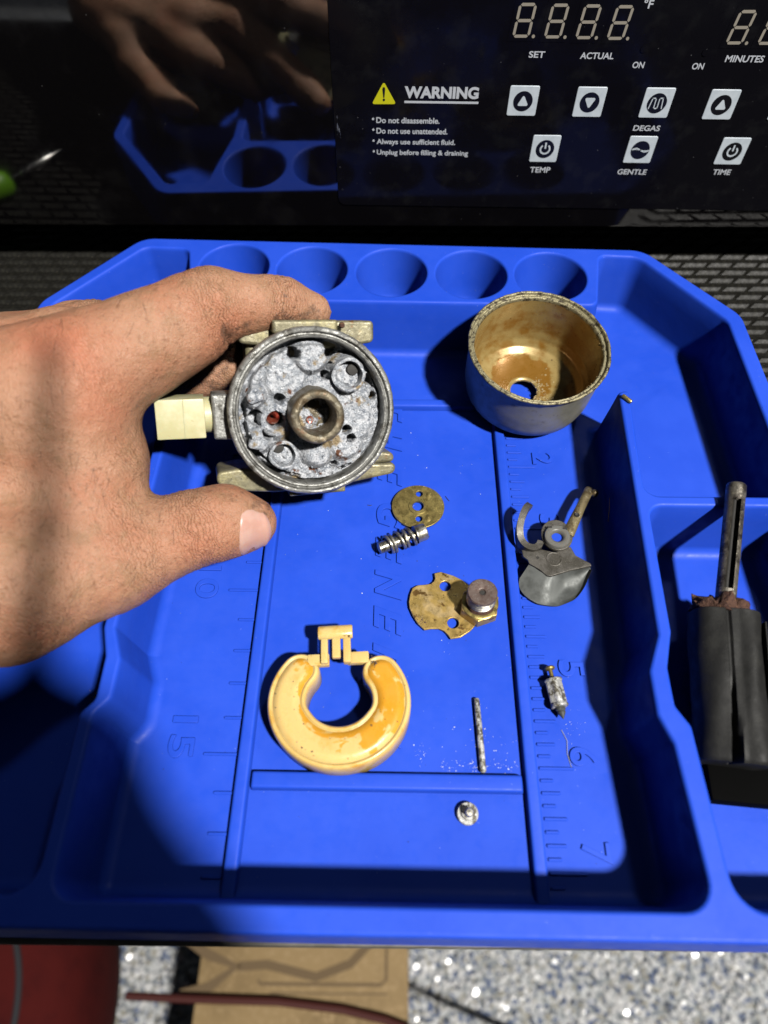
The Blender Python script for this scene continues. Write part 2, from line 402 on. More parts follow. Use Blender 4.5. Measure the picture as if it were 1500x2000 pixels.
def rounded(pts, d=0.0, seg=7):
    """Loop of a counter-clockwise polygon (x, y, r), inset by d, with rounded corners; always the same point count."""
    n = len(pts); out = []
    P = [np.array(p[:2], float) for p in pts]
    def line(i):
        a, b = P[i], P[(i+1) % n]; t = (b-a)/np.linalg.norm(b-a); nrm = np.array([-t[1], t[0]])
        return a + nrm*d, t
    for i in range(n):
        a, ta = line(i-1); b, tb = line(i)
        cr = ta[0]*tb[1] - ta[1]*tb[0]
        s = ((b-a)[0]*tb[1] - (b-a)[1]*tb[0])/cr if abs(cr) > 1e-6 else 0
        c = a + ta*s
        ang = math.acos(max(-1, min(1, float(ta@tb))))
        r0 = pts[i][2] if len(pts[i]) > 2 else .15
        r = max(r0 - d, .04) if cr > 0 else r0 + d
        e = min(np.linalg.norm(P[i]-P[i-1]), np.linalg.norm(P[(i+1) % n]-P[i]))
        r = min(r, .46*e/max(math.tan(ang/2), 1e-3)); tl = r*math.tan(ang/2)
        p0 = c - ta*tl
        na = np.array([-ta[1], ta[0]])*(1 if cr > 0 else -1)
        cen = p0 + na*r
        a0 = math.atan2(*(p0-cen)[::-1])
        for k in range(seg+1):
            th = a0 + (ang if cr > 0 else -ang)*k/seg
            out.append((cen[0] + r*math.cos(th), cen[1] + r*math.sin(th)))
    return out
def loft(rings, close=True, cap_end=False, cap_start=False):
    V, F = [], []
    n = len(rings[0])
    for r in rings: V += [tuple(p) for p in r]
    for i in range(len(rings)-1):
        for j in range(n if close else n-1):
            j2 = (j+1) % n
            F.append((i*n+j, i*n+j2, (i+1)*n+j2, (i+1)*n+j))
    if cap_end: F.append(tuple((len(rings)-1)*n + j for j in range(n)))
    if cap_start: F.append(tuple(range(n))[::-1])
    return V, F

# value noise in numpy
_tab = rng.random(1 << 14)
def _h(i, j, k):
    return _tab[((i*73856093) ^ (j*19349663) ^ (k*83492791)) & ((1 << 14)-1)]
def vnoise(P):
    P = np.asarray(P, float); I = np.floor(P).astype(np.int64); f = P - I; f = f*f*(3-2*f)
    x, y, z = f[:, 0], f[:, 1], f[:, 2]; i, j, k = I[:, 0], I[:, 1], I[:, 2]
    c00 = _h(i, j, k)*(1-x) + _h(i+1, j, k)*x; c10 = _h(i, j+1, k)*(1-x) + _h(i+1, j+1, k)*x
    c01 = _h(i, j, k+1)*(1-x) + _h(i+1, j, k+1)*x; c11 = _h(i, j+1, k+1)*(1-x) + _h(i+1, j+1, k+1)*x
    return (c00*(1-y) + c10*y)*(1-z) + (c01*(1-y) + c11*y)*z
def fbm(P, s, o=4):
    a = 0; amp = .5; t = 0
    P = np.asarray(P, float)
    for q in range(o):
        a = a + amp*vnoise(P*s + 17.3*q); t += amp; s *= 2.03; amp *= .55
    return a/t

# ------------------------------------------------------------------ setting: floor, table, mat
FLOOR_Z = -75.0
me = mesh('floor', [(-260, -220, FLOOR_Z), (260, -220, FLOOR_Z), (260, 220, FLOOR_Z), (-260, 220, FLOOR_Z)], [(0, 1, 2, 3)])
tag(obj('floor', me, 'carpet'), None, None, kind='structure')

table = thing('work_table', 'dark work table with a grey metal edge strip under the ribbed mat', 'table', (0, 0, -.75))
rt = Matrix.Rotation(math.radians(.5), 4, 'Z')
obj('table_top', mesh('table_top', *xf(box(2, 5.25, -1.5, 120, 49.0, 3, .1), rt)), 'tabletop', table)
obj('edge_strip', mesh('edge_strip', *xf(box(2, -19.36, -.55, 120, .22, 1.2, .1, seg=3), rt)), 'trim', table)
for sx in (-52, 56):
    for sy in (-16, 26):
        obj('leg', mesh('leg', *box(sx, sy, -38.6, 5, 5, 71, .3)), 'tabletop', table)

rmat = thing('rubber_mat', 'black ribbed rubber mat with slanted raised bars, spread under the tray', 'mat', (0, 0, -.35))
obj('backing', mesh('backing', *box(2, 1.35, -.2, 118, 41.0, .4, .05)), 'mat_rubber', rmat)
def pad_geo():
    # raised slanted bar with a sloping top, skewed like the moulded pattern
    w, d, h, sk = 1.0, .44, .16, 1.25
    lo = [(-w/2-sk*d/2, -d/2), (w/2-sk*d/2, -d/2), (w/2+sk*d/2, d/2), (-w/2+sk*d/2, d/2)]
    V = [(x, y, 0) for x, y in lo]
    i = .05
    def row(y, z, k): return [(-w/2+sk*y+k, y, z), (w/2+sk*y-k, y, z)]
    V += row(-d/2+.02, .05, .02) + row(-d/2+.14, h, i) + row(d/2-.06, h*.8, i)      # bevelled front edge, top falling away behind
    F = [(0, 1, 5, 4), (4, 5, 7, 6), (6, 7, 9, 8), (8, 9, 2, 3), (1, 2, 9, 7, 5), (3, 0, 4, 6, 8)]
    return V, F
PV, PF = pad_geo()
pad_me = mesh('mat_bar', PV, PF)
PX, PY = 1.12, .53
rest = ([], []); nshow = 0
for r in range(-38, 42):
    for c in range(-24, 32):
        x = c*PX + r*PY*1.25; y = 2.2 + r*PY
        x = (x + 24) % 62 - 24 + 0.0
        if not (-19.2 < y < 21.4): continue
        inside = -9.6 < x < 17.4 and -19.6 < y < 4.6 and not (x < -6.3 and y > 3.3+(x+6.3)) and not (x > 15 and y > 3.2-(x-15)*1.2)
        if inside: continue
        vis = ((-14.5 < x < -5.5 and 1.6 < y < 7.6) or (13.6 < x < 20.5 and -1.8 < y < 7.6))
        if vis and nshow < 290:
            o = bpy.data.objects.new('mat_bar', pad_me); COL.objects.link(o); o.parent = rmat; o.location = (x, y, 0)
            o.scale = (random.uniform(.96, 1.02), 1, random.uniform(.85, 1.1)); nshow += 1
        else:
            b = len(rest[0])
            rest[0].extend([(vx+x, vy+y, vz) for vx, vy, vz in PV]); rest[1].extend([tuple(i+b for i in f) for f in PF])
pad_me.materials.append(M['mat_rubber'])
tag(obj('mat_bars', mesh('mat_bars', *rest), 'mat_rubber', rmat, smooth=None), None, None, kind='stuff')

V, F = [], []
for _ in range(3200):
    x = random.uniform(-40, 62); y = random.uniform(-38, -17.5); s = random.uniform(.12, .42); b = len(V)
    n = Vector((random.gauss(0, .28), random.gauss(0, .28), 1)).normalized(); u = n.orthogonal().normalized(); v = n.cross(u); a0 = random.random()*6
    for k in range(5): V.append(tuple(Vector((x, y, FLOOR_Z + .2)) + u*s*math.cos(a0+k*1.257) + v*s*.8*math.sin(a0+k*1.257)))
    F.append((b, b+1, b+2, b+3, b+4))
tag(obj('floor_flakes', mesh('floor_flakes', V, F), 'flake', smooth=None), 'glossy white flakes scattered over the blue grey floor', 'flakes', kind='stuff')

# ------------------------------------------------------------------ the blue tray
H = 2.4
tray = thing('tool_tray', 'bright blue silicone tool tray with moulded rulers, round cups and compartments', 'tray', (4, -7.5, -.19))
TI = Matrix.Translation((-4, 7.5, .19))
def tpart(name, geo, smooth=40, m='silicone', **k):
    return obj(name, mesh(name, *xf(geo, TI)), m, tray, smooth=smooth, **k)
OUT = [(-9.05, -19.22, 1.0), (16.95, -19.22, 1.0), (16.72, .05, 1.0), (13.85, 3.74, 1.1), (-5.9, 4.38, 1.0), (-8.98, .55, 1.0)]
MAIN = [(-2.92, .80, .45), (-3.2, -12.3, .35), (-2.87, -13.15, .35), (-2.87, -14.2, .3), (-3.22, -14.6, .3), (-3.2, -18.68, .55),
        (11.28, -18.68, .65), (11.12, -15.1, .4), (10.86, -14.4, .35), (10.88, -13.3, .35), (11.3, -12.3, .35), (11.70, -3.72, .12),
        (12.04, -3.62, .12), (11.76, -7.88, .45), (16.25, -7.88, .5), (16.18, -.2, .8), (13.65, 3.32, .8), (12.12, 3.42, .35), (11.63, .56, .35)]
FR = [(11.80, -8.2, .45), (11.64, -12.2, .35), (11.34, -13.2, .35), (11.32, -14.2, .3), (11.62, -14.7, .3), (11.74, -18.68, .75), (16.35, -18.68, .7), (16.3, -8.2, .5)]
LF = [(-8.55, -8.2, .5), (-8.6, -18.6, .7), (-3.55, -18.6, .7), (-3.56, -14.6, .3), (-3.24, -14.25, .3), (-3.26, -13.1, .35), (-3.5, -12.3, .35), (-3.4, -8.2, .45)]
LB = [(-8.5, .42, .6), (-8.55, -7.88, .5), (-3.4, -7.88, .45), (-3.35, .5, .4), (-3.95, 3.72, .35), (-5.72, 3.82, .55)]
HOLES = [(-2.03, 2.63), (1.0, 2.48), (4.06, 2.37), (7.10, 2.27), (10.10, 2.17)]
B = .07
def ccw(l):
    a = sum(l[i][0]*l[(i+1) % len(l)][1] - l[(i+1) % len(l)][0]*l[i][1] for i in range(len(l)))
    return l if a > 0 else l[::-1]
POCK = [ccw(MAIN), ccw(FR), ccw(LF), ccw(LB)]
rim_loops = [rounded(OUT, B)] + [rounded(p, -B) for p in POCK] + [circle(x, y, 1.36 + B, 56, 1.39 + B) for x, y in HOLES]
cu = bpy.data.curves.new('tmp', 'CURVE'); cu.dimensions = '2D'; cu.fill_mode = 'BOTH'
for lp in rim_loops:
    s = cu.splines.new('POLY'); s.points.add(len(lp)-1); s.use_cyclic_u = True
    for p, q in zip(s.points, lp): p.co = (q[0], q[1], 0, 1)
RV, RF = curve_geo(cu)
# keep only one side of the filled face, facing up
RV = [(v[0], v[1], H) for v in RV]
def up(F, V):
    o = []
    for f in F:
        a, b, c = (np.array(V[i]) for i in f[:3])
        o.append(f if np.cross(b-a, c-a)[2] > 0 else f[::-1])
    return o
tpart('rim', (RV, up(RF, RV)))
def z_(l, z): return [(x, y, z) for x, y in l]
def wall_profile(floor_z, draft, fil):
    pr = [(-B, H), (-B*.45, H-B*.12), (0, H-B*.5), (B*.3, H-B*1.2)]
    pr += [(.04 + draft*t, H-.15-(H-.15-floor_z-fil)*t) for t in (0, .33, .66, 1)]
    for k in range(1, 7):
        a = PI/2*k/6
        pr.append((.04 + draft + fil*(1-math.cos(a)), floor_z + fil*(1-math.sin(a))))
    return pr
names = ['main_compartment', 'front_compartment', 'front_compartment', 'back_compartment']
for nm, p in zip(names, POCK):
    pr = wall_profile(0, .17, .33)
    g = loft([z_(rounded(p, d), z) for d, z in pr])
    fl = rounded(p, pr[-1][0])
    cu = bpy.data.curves.new('tmp', 'CURVE'); cu.dimensions = '2D'; cu.fill_mode = 'BOTH'
    s = cu.splines.new('POLY'); s.points.add(len(fl)-1); s.use_cyclic_u = True
    for a, q in zip(s.points, fl): a.co = (q[0], q[1], 0, 1)
    fv, ff = curve_geo(cu)
    bm = bmesh.new()
    me = mesh(nm, *join(g, (fv, up(ff, fv))))
    bm.from_mesh(me); bmesh.ops.remove_doubles(bm, verts=bm.verts, dist=1e-4)
    bmesh.ops.recalc_face_normals(bm, faces=bm.faces)
    bm.to_mesh(me); bm.free()
    # normals must look up and inward
    if sum(f.normal.z*f.area for f in me.polygons) < 0: me.flip_normals()
    me.transform(TI)
    obj(nm, me, 'silicone', tray, smooth=50)
for x, y in HOLES:
    pr = [(1.36+B, H), (1.36+B*.5, H-B*.1), (1.36, H-B*.5), (1.345, H-.12)]
    pr += [(1.345 - .32*t, H-.12 - 1.75*t) for t in (.35, .7, 1)]
    pr += [(1.0 - .22*(1-math.cos(a)), .53 - .25*math.sin(a)) for a in (.3, .7, 1.1, 1.57)] + [(.4, .28), (.001, .28)]
    V, F = lathe(pr, 56)
    tpart('round_cup', ([(x+vx, y+vy*1.02, vz) for vx, vy, vz in V], [f[::-1] for f in F]), 50)
og = [z_(rounded(OUT, d), z) for d, z in ((B, H), (B*.45, H-B*.12), (0, H-B*.5), (-.02, H-.14), (-.06, 1.4), (-.10, .4), (-.14, -.19))]
V, F = loft(og)
tpart('outer_wall', (V, [f[::-1] for f in F]), 50)
# ribs on the main floor
def rib(x0, x1, y0, y1, h=.24):
    return box((x0+x1)/2, (y0+y1)/2, h/2 - .02, x1-x0, y1-y0, h+.04, .07, .05, 3)
tpart('floor_rib', rib(.03, .46, -18.55, -2.1))
tpart('floor_rib', rib(7.80, 8.22, -18.55, -2.1))
tpart('floor_rib', rib(.47, 7.79, -15.93, -15.42))
tpart('floor_rib', rib(.47, 7.79, -2.52, -2.1))
# raised ruler marks
def mark_me(l): return mesh('ruler_mark', *box(0, 0, .004, l, .085, .085, .02, seg=1))
mm = {l: mark_me(l) for l in (.50, .93, .36, .52, .62, .95)}
for q in mm.values():
    q.materials.append(M['silicone'])
def mark(x, y, l):
    o = bpy.data.objects.new('ruler_mark', mm[l]); COL.objects.link(o); o.parent = tray; o.location = (x-4, y+7.5, .19)
for k in range(3, 19):
    l = .93 if k % 5 == 0 else .50
    mark(-.0 - l/2, -k, l)
for k in range(7, 58):
    l = .95 if k % 8 == 0 else .62 if k % 4 == 0 else .52 if k % 2 == 0 else .36
    mark(8.26 + l/2, -k*2.54/8, l)
RZ = Matrix.Rotation(-PI/2, 4, 'Z')
def emboss(name, s, x, y, w, h, up_=.066, bold=0.0, shear=0.0):
    g = text_geo(s, w, h, .03, bold, shear, .012)
    A = np.array(g[0]); A[:, 2] = (A[:, 2] - A[:, 2].min()); A[:, 2] *= up_/max(A[:, 2].max(), 1e-6); A[:, 2] -= .005
    A = [tuple(Matrix.Translation((x, y, 0)) @ RZ @ Vector(v)) for v in A]
    tpart(name, (A, g[1]), 30)
emboss('numeral', '5', -1.6, -4.72, .5, .72)
emboss('numeral', '10', -1.62, -9.72, 1.15, .72)
emboss('numeral', '15', -1.58, -14.55, 1.15, .72)
for s, y in (('1', -2.35), ('2', -4.72), ('3', -7.3), ('4', -9.85), ('5', -12.42), ('6', -14.92), ('7', -17.3)):
    emboss('numeral', s, 9.5, y, .2 if s == '1' else .5, .74)
for s, y in (('T', -2.62), ('H', -3.95), ('E', -5.48), ('G', -7.2), ('E', -8.52), ('N', -9.76), ('E', -10.98), ('R', -12.2), ('A', -13.4), ('L', -14.55)):
    emboss('raised_letter', s, 4.09, y, 1.0 if s != 'N' else 1.06, .84, .068, .012, .3)

# dust, lint and white powder lying on the tray floor
def flecks(n, pick, smin, smax, flat=.4):
    V, F = [], []
    for _ in range(n):
        x, y, z = pick(); s = random.uniform(smin, smax)*random.choice((.5, .7, 1, 1, 1.6))
        a = random.random()*6.28; b = len(V)
        k = 5
        for i in range(k):
            t = a + 2*PI*i/k; rr = s*random.uniform(.5, 1.1)
            V.append((x + rr*math.cos(t), y + rr*math.sin(t)*.8, z))
        V.append((x, y, z + s*flat))
        F += [(b+i, b+(i+1) % k, b+k) for i in range(k)]
    return V, F
def pick_powder():
    c = random.random()
    if c < .42: return (random.uniform(5.6, 7.7), -15.2 + random.gauss(0, .09), .004)
    if c < .62: return (random.gauss(6.8, .5), random.gauss(-14.6, .5), .004)
    if c < .72: return (random.gauss(5.05, .1), random.gauss(-14.9, .2), .004)
    if c < .82: return (random.gauss(9.2, .25), random.gauss(-13.9, .35), .004)
    return (random.uniform(.7, 7.6), random.uniform(-15, -3), .004)
tag(obj('oxide_powder', mesh('oxide_powder', *flecks(260, pick_powder, .004, .019)), 'powder', smooth=None), 'white oxide powder crumbs scattered on the blue tray floor round the pin', 'powder', kind='stuff')
tag(obj('dark_specks', mesh('dark_specks', *flecks(45, lambda: (random.uniform(-2.4, 10.2), random.uniform(-17.8, -3), .004), .008, .022)), 'dark', smooth=None), 'tiny dark dirt specks scattered on the blue tray floor', 'dirt', kind='stuff')
def pick_corner():
    return (random.gauss(-4.35, .16), random.gauss(-13.6, .2), .004)
tag(obj('pale_crumbs', mesh('pale_crumbs', *flecks(26, pick_corner, .015, .04)), 'crumb', smooth=None), 'pale crumbs in the left compartment of the tray beside the palm', 'crumbs', kind='stuff')
def hair(pts, name, label, m='lint', r=.008):
    P = [Vector(p) for p in pts]; path = []
    for i in range(len(P)-1):
        for t in range(5):
            path.append(P[i].lerp(P[i+1], t/5))
    path.append(P[-1])
    tag(obj(name, mesh(name, *tube(path, r, 5)), m), label, 'fibre')
hair([(9.0, -14.2, .02), (9.12, -14.5, .03), (9.08, -14.85, .02), (9.15, -15.2, .02)], 'lint_fibre', 'thin pale curved fibre lying beside the raised 6')
hair([(11.15, -7.15, 1.2), (11.17, -7.4, .95), (11.14, -7.75, .7)], 'straw_fibre', 'thin straw coloured fibre stuck on the shaded divider wall', 'brass', .01)
hair([(6.0, -6.35, .015), (6.06, -6.45, .02), (6.13, -6.55, .015)], 'black_hair', 'short black hair lying right of the brass disc', 'dark', .01)
hair([(3.35, -6.75, .02), (3.45, -6.77, .02), (3.5, -6.75, .02)], 'black_fibre', 'short black fibre left of the brass disc', 'dark', .012)

# ------------------------------------------------------------------ ultrasonic cleaner behind the tray
CY = 5.70
cl = thing('ultrasonic_cleaner', 'glossy black ultrasonic cleaner with white square buttons standing behind the blue tray', 'cleaning machine', (4, CY, 2.0))
CI = Matrix.Translation((-4, -CY, -2.0))
def cpart(name, geo, m, parent=None, smooth=30):
    return obj(name, mesh(name, *xf(geo, CI)), m, parent or cl, smooth=smooth)
cpart('housing', box(4, CY + 8, 9.0, 46, 16, 14.0, .16, seg=3), 'gloss_black')
for x in (-15, 23):
    for y in (CY + 2.6, CY + 13.5):
        cpart('foot', [ (lambda g: ([(v[0]+x, v[1]+y, v[2]) for v in g[0]], g[1]))(lathe([(1.1, -.19), (1.2, 0), (1.2, 1.6), (1.0, 2.0)], 24, True, True)) ][0], 'black_rubber')
RX = Matrix.Rotation(PI/2, 4, 'X')
def on_face(geo, x, z, dy=0.0, rot=0.0):
    mt = Matrix.Translation((x, CY - dy, z - .012*(x-8))) @ Matrix.Rotation(math.radians(rot), 4, 'Y') @ RX
    return xf(geo, mt)
TILT = .7
def flat(loops, t=.008):
    return plate(loops, t)
def sq(x0, x1, y0, y1, r=.05):
    return rounded([(x0, y0, r), (x1, y0, r), (x1, y1, r), (x0, y1, r)], 0, 4)
pn = cpart('control_panel', on_face(plate([sq(-11.05, 11.05, -4.2, 4.2, .28)], .04, .012), 13.0, 7.15, .022, TILT), 'film')
# torn spot at the left edge of the film
V, F = [], []
for i in range(26):
    a = random.random()*6.28; r = random.uniform(.0, .28); x = 2.02 + abs(math.cos(a))*r*.5; z = 6.2 - .35*random.random() + math.sin(a)*r*1.6
    s = random.uniform(.03, .10); b = len(V)
    V += [(x, CY-.046-random.random()*.02, z), (x+s*.4, CY-.05-random.random()*.05, z+s*random.uniform(-1, 2)), (x+s*.5, CY-.046, z-s)]
    F.append((b, b+1, b+2))
tag(obj('film_tear', mesh('film_tear', *xf((V, F), CI)), 'torn', cl, smooth=None), None, None, kind='stuff')
def printed(name, s, x0, x1, z0, z1, bold=.0, m='print_white'):
    g = text_geo(s, x1-x0, z1-z0, 0, bold)
    return cpart(name, on_face(g, (x0+x1)/2, (z0+z1)/2 + .012*((x0+x1)/2-8), .046, TILT), m)
printed('printed_word', 'WARNING', 4.47, 7.05, 7.09, 7.49, .045)
cpart('printed_rule', on_face(flat([[(-1.3, -.035), (1.3, -.035), (1.3, .035), (-1.3, .035)]]), 5.77, 6.94, .046, TILT), 'print_white')
for s, x1, z in (('Do not disassemble.', 5.75, 6.34), ('Do not use unattended.', 6.06, 5.96), ('Always use sufficient fluid.', 6.37, 5.56), ('Unplug before filling & draining', 6.88, 5.16)):
    zz = z
    has_desc = any(c in s for c in 'gpqy')
    lo = zz - .10 - (.045 if has_desc else 0)
    printed('printed_line', s, 3.47, x1, lo, zz + .105, .022)['kind'] = 'stuff'
    cpart('printed_bullet', on_face(flat([circle(0, 0, .04, 12)]), 3.355, zz, .046), 'print_white')
tri = cpart('warning_triangle', on_face(flat([rounded([(-.43, -.36, .05), (.43, -.36, .05), (0, .38, .05)], 0, 4)]), 3.75, 7.22, .046), 'print_yellow')
cpart('exclamation_mark', on_face(join(flat([[(-.018, -.14), (.018, -.14), (.05, .14), (.03, .2), (-.03, .2), (-.05, .14)]]), flat([circle(0, -.215, .042, 12)])), 3.75, 7.22, .054), 'print_black', tri)
for s, x0, x1, z0, z1 in (('SET', 8.58, 9.11, 8.39, 8.59), ('ACTUAL', 10.29, 11.40, 8.35, 8.55), ('ON', 12.10, 12.49, 8.07, 8.27), ('ON', 14.10, 14.49, 8.03, 8.23),
                          ('MINUTES', 15.12, 16.39, 8.25, 8.46), ('DEGAS', 12.75, 13.71, 5.98, 6.18), ('GENTLE', 12.64, 13.74, 4.33, 4.54), ('TIME', 16.25, 16.92, 4.33, 4.54),
                          ('TEMP', 9.30, 10.07, 4.40, 4.62), ('°F', 11.93, 12.23, 9.80, 10.05)):
    printed('printed_word', s, x0, x1, z0, z1, .022)
def button(x, z, kind, w=1.02):
    b = cpart('button', on_face(plate([sq(-w/2, w/2, -.5, .5, .06)], .05, .015), x, z, .05, TILT), 'button_white')
    cpart('button_disc', on_face(flat([circle(0, 0, .335, 40)]), x, z, .08), 'print_black', b)
    dy = .088
    if kind == 'up': g = flat([rounded([(-.2, -.15, .015), (.2, -.15, .015), (0, .22, .015)], 0, 2)])
    elif kind == 'down': g = flat([rounded([(-.2, .15, .015), (0, -.22, .015), (.2, .15, .015)], 0, 2)])
    elif kind == 'power':
        pts = [(math.sin(a)*.17, math.cos(a)*.17) for a in np.linspace(.7, 2*PI-.7, 26)]
        out = [(x*1.0, y*1.0) for x, y in pts]
        ring = [(x*1.17, y*1.17) for x, y in out] + [(x*.83, y*.83) for x, y in out[::-1]]
        g = join(flat([ring]), flat([[(-.03, .02), (.03, .02), (.03, .24), (-.03, .24)]]))
    elif kind == 'wave':
        def sw(path, t):
            P = [np.array(p, float) for p in path]; L_, R_ = [], []
            for i, p in enumerate(P):
                d = P[min(i+1, len(P)-1)] - P[max(i-1, 0)]; d /= np.linalg.norm(d); nn = np.array([-d[1], d[0]])
                L_.append(tuple(p+nn*t)); R_.append(tuple(p-nn*t))
            return flat([L_ + R_[::-1]])
        xs = np.linspace(-.33, .33, 24)
        g = join(sw([(a, .07*math.sin(a*9.2 + PI)) for a in xs], .014), sw([(a, .025*math.sin(a*9.2 + PI) - .0) for a in xs], .01))
    else:
        V, F = [], []
        segs = [(-.25, -.17, -.19, .17), (-.19, .17, -.07, .17), (-.07, .17, -.07, -.17), (-.07, -.17, .05, -.17), (.05, -.17, .05, .17), (.05, .17, .17, .17), (.17, .17, .2, -.17)]
        gs = []
        for x0, y0, x1, y1 in segs:
            d = np.array([x1-x0, y1-y0]); d = d/np.linalg.norm(d); nn = np.array([-d[1], d[0]])*.016; e = d*.016
            a = np.array([x0, y0])-e; c = np.array([x1, y1])+e
            gs.append(flat([[tuple(a-nn), tuple(c-nn), tuple(c+nn), tuple(a+nn)]]))
        g = join(*gs)
    cpart('button_symbol', on_face(g, x, z, dy), 'button_white', b)
for x, z, k in ((8.62, 7.03, 'up'), (10.95, 7.02, 'down'), (13.30, 7.02, 'pulse'), (15.56, 6.99, 'up'), (17.88, 6.99, 'down'),
                (9.71, 5.35, 'power'), (13.23, 5.36, 'wave'), (16.63, 5.35, 'power')):
    button(x, z, k)
# unlit seven-segment digits
def digit(x, z, dot=True):
    w, h, t, s = .56, .97, .085, .10
    def sh(p): return (p[0] + p[1]*s, p[1])
    def hseg(y): return [(-w/2+.055, y), (-w/2+.055+t/2, y+t/2), (w/2-.055-t/2, y+t/2), (w/2-.055, y), (w/2-.055-t/2, y-t/2), (-w/2+.055+t/2, y-t/2)]
    def vseg(x_, y0, y1): return [(x_, y0), (x_+t/2, y0+t/2), (x_+t/2, y1-t/2), (x_, y1), (x_-t/2, y1-t/2), (x_-t/2, y0+t/2)]
    yy = h/2 - t/2
    S = [hseg(yy), hseg(0), hseg(-yy), vseg(-w/2+.04, .02, yy-.02), vseg(w/2-.04, .02, yy-.02), vseg(-w/2+.04, -yy+.02, -.02), vseg(w/2-.04, -yy+.02, -.02)]
    base = cpart('digit_window', on_face(flat([[sh((-.42, -.60)), sh((.44, -.60)), sh((.44, .60)), sh((-.42, .60))]], .006), x, z, .046), 'film')
    for q in S:
        cpart('segment', on_face(flat([[sh(p) for p in q]], .006), x, z, .054), 'segment', base)
    if dot: cpart('segment', on_face(flat([circle(.36, -.45, .052, 14)], .006), x, z, .054), 'segment', base)
for x, z in ((8.27, 9.48), (9.30, 9.47), (10.32, 9.46), (11.34, 9.45), (15.24, 9.36), (16.27, 9.36)):
    digit(x, z)
for x, z in ((12.32, 8.70), (14.38, 8.62)):
    cpart('indicator_lamp', on_face(plate([circle(0, 0, .11, 20)], .03, .01), x, z, .05), 'film')

# ------------------------------------------------------------------ things on the floor below the table edge
bx = thing('cardboard_box', 'closed brown cardboard box with a printed outline, on the flaked floor', 'box', (-3.9, -27.0, FLOOR_Z))
bxh = 17.0
g = box(0, 0, bxh/2, 19.8, 24, bxh, .25)
obj('box_body', mesh('box_body', *g), 'cardboard', bx)
def strip(path, t, z):
    P = [np.array(p, float) for p in path]; L_, R_ = [], []
    for i, p in enumerate(P):
        d = P[min(i+1, len(P)-1)] - P[max(i-1, 0)]; d /= np.linalg.norm(d); nn = np.array([-d[1], d[0]])
        L_.append(tuple(p+nn*t)); R_.append(tuple(p-nn*t))
    v, f = plate([L_ + R_[::-1]], .02)
    return [(a, b, c+z) for a, b, c in v], f
obj('printed_outline', mesh('printed_outline', *join(strip([(-4.2, 4.9), (-4.0, 4.6), (7.3, 4.7), (7.8, 5.1), (7.8, 9.5)], .14, bxh+.012),
    strip([(-3.0, 3.9), (7.9, 4.0)], .07, bxh+.012))), 'card_line', bx)
obj('printed_scroll', mesh('printed_scroll', *join(strip([(-11.3, 8.0), (-9.2, 6.8), (-6.4, 5.9), (-8.8, 4.2), (-11.3, 3.6)], .45, bxh+.010),
    strip([(-6.2, 5.9), (-3.5, 6.1), (1.2, 5.2), (4.4, 6.3), (6.4, 8.2), (7.2, 9.6)], .38, bxh+.010))), 'card_line', bx)
rb = thing('red_bag', 'dark red rounded bag with a black seam on the floor, bottom left', 'bag', (-38.6, -27, FLOOR_Z))
prof = [(.01, 17), (4, 16.9), (8, 16.3), (10.5, 15), (12, 12.5), (12.6, 9), (12.6, 4), (12.0, .8), (11, 0)]
V, F = lathe(prof, 48)
obj('bag_body', mesh('bag_body', [(x*1.05, y*1.5, z) for x, y, z in V], F), 'red_cloth', rb, smooth=80)
obj('seam', mesh('seam', *tube([(7.9*math.cos(a)*1.05, 7.9*math.sin(a)*1.5, 16.3) for a in np.linspace(-1.9, 1.9, 40)], .32, 8)), 'jacket', rb)
cb = [(-20, -23.5, -57.2), (-16.2, -23.6, -57.4), (-12, -23.65, -57.45), (-6, -23.7, -57.5), (0, -24.2, -57.5), (4, -24.9, -57.4), (7.6, -26.0, -57.1), (11, -27.2, -58.5), (16, -28.0, -64), (22, -28.8, -71), (28, -31, -74.3), (32, -36, -74.4)]
cbp = []
for i in range(len(cb)-1):
    for t in range(6): cbp.append(Vector(cb[i]).lerp(Vector(cb[i+1]), t/6))
tag(obj('cable', mesh('cable', *tube(cbp, .36, 10)), 'cable'), 'dark red cable running across the cardboard box onto the flaked floor', 'cable')

# ------------------------------------------------------------------ the hand that holds the carburettor
class Body:
    """Smoothly blended round cones sampled on a grid and turned into one closed surface."""
    def __init__(s, chains): s.chains = chains
    @staticmethod
    def prim(P, a, b, ra, rb):
        a = np.array(a); b = np.array(b); d = b-a; L = float(d@d) + 1e-9
        t = np.clip(((P-a)@d)/L, 0, 1)
        return np.linalg.norm(P - a - t[..., None]*d, axis=-1) - (ra + (rb-ra)*t)
    @staticmethod
    def smin(a, b, k):
        h = np.clip(.5 + .5*(b-a)/k, 0, 1)
        return b + (a-b)*h - k*h*(1-h)
    def chain(s, P, pts, k):
        d = None
        for (a, ra), (b, rb) in zip(pts[:-1], pts[1:]):
            e = s.prim(P, a, b, ra, rb)
            d = e if d is None else s.smin(d, e, k)
        return d
    def at(s, P):
        D = np.full(P.shape[:-1], 6.0)
        for pts, k, K in s.chains:
            lo = np.min([np.array(p)-r for p, r in pts], 0) - 1.6; hi = np.max([np.array(p)+r for p, r in pts], 0) + 1.6
            m = np.all((P > lo) & (P < hi), -1)
            D[m] = s.smin(D[m], s.chain(P[m], pts, k), K)
        return D
    def build(s, lo, hi, st):
        ax = [np.arange(lo[i], hi[i], st) for i in range(3)]
        G = np.stack(np.meshgrid(*ax, indexing='ij'), -1)
        D = s.at(G.reshape(-1, 3)).reshape(G.shape[:3])
        for i in range(3):
            sl = [slice(None)]*3
            for e in (0, -1):
                sl[i] = e; D[tuple(sl)] = np.maximum(D[tuple(sl)], st*.5)
        return nets(D, np.array(lo), st)
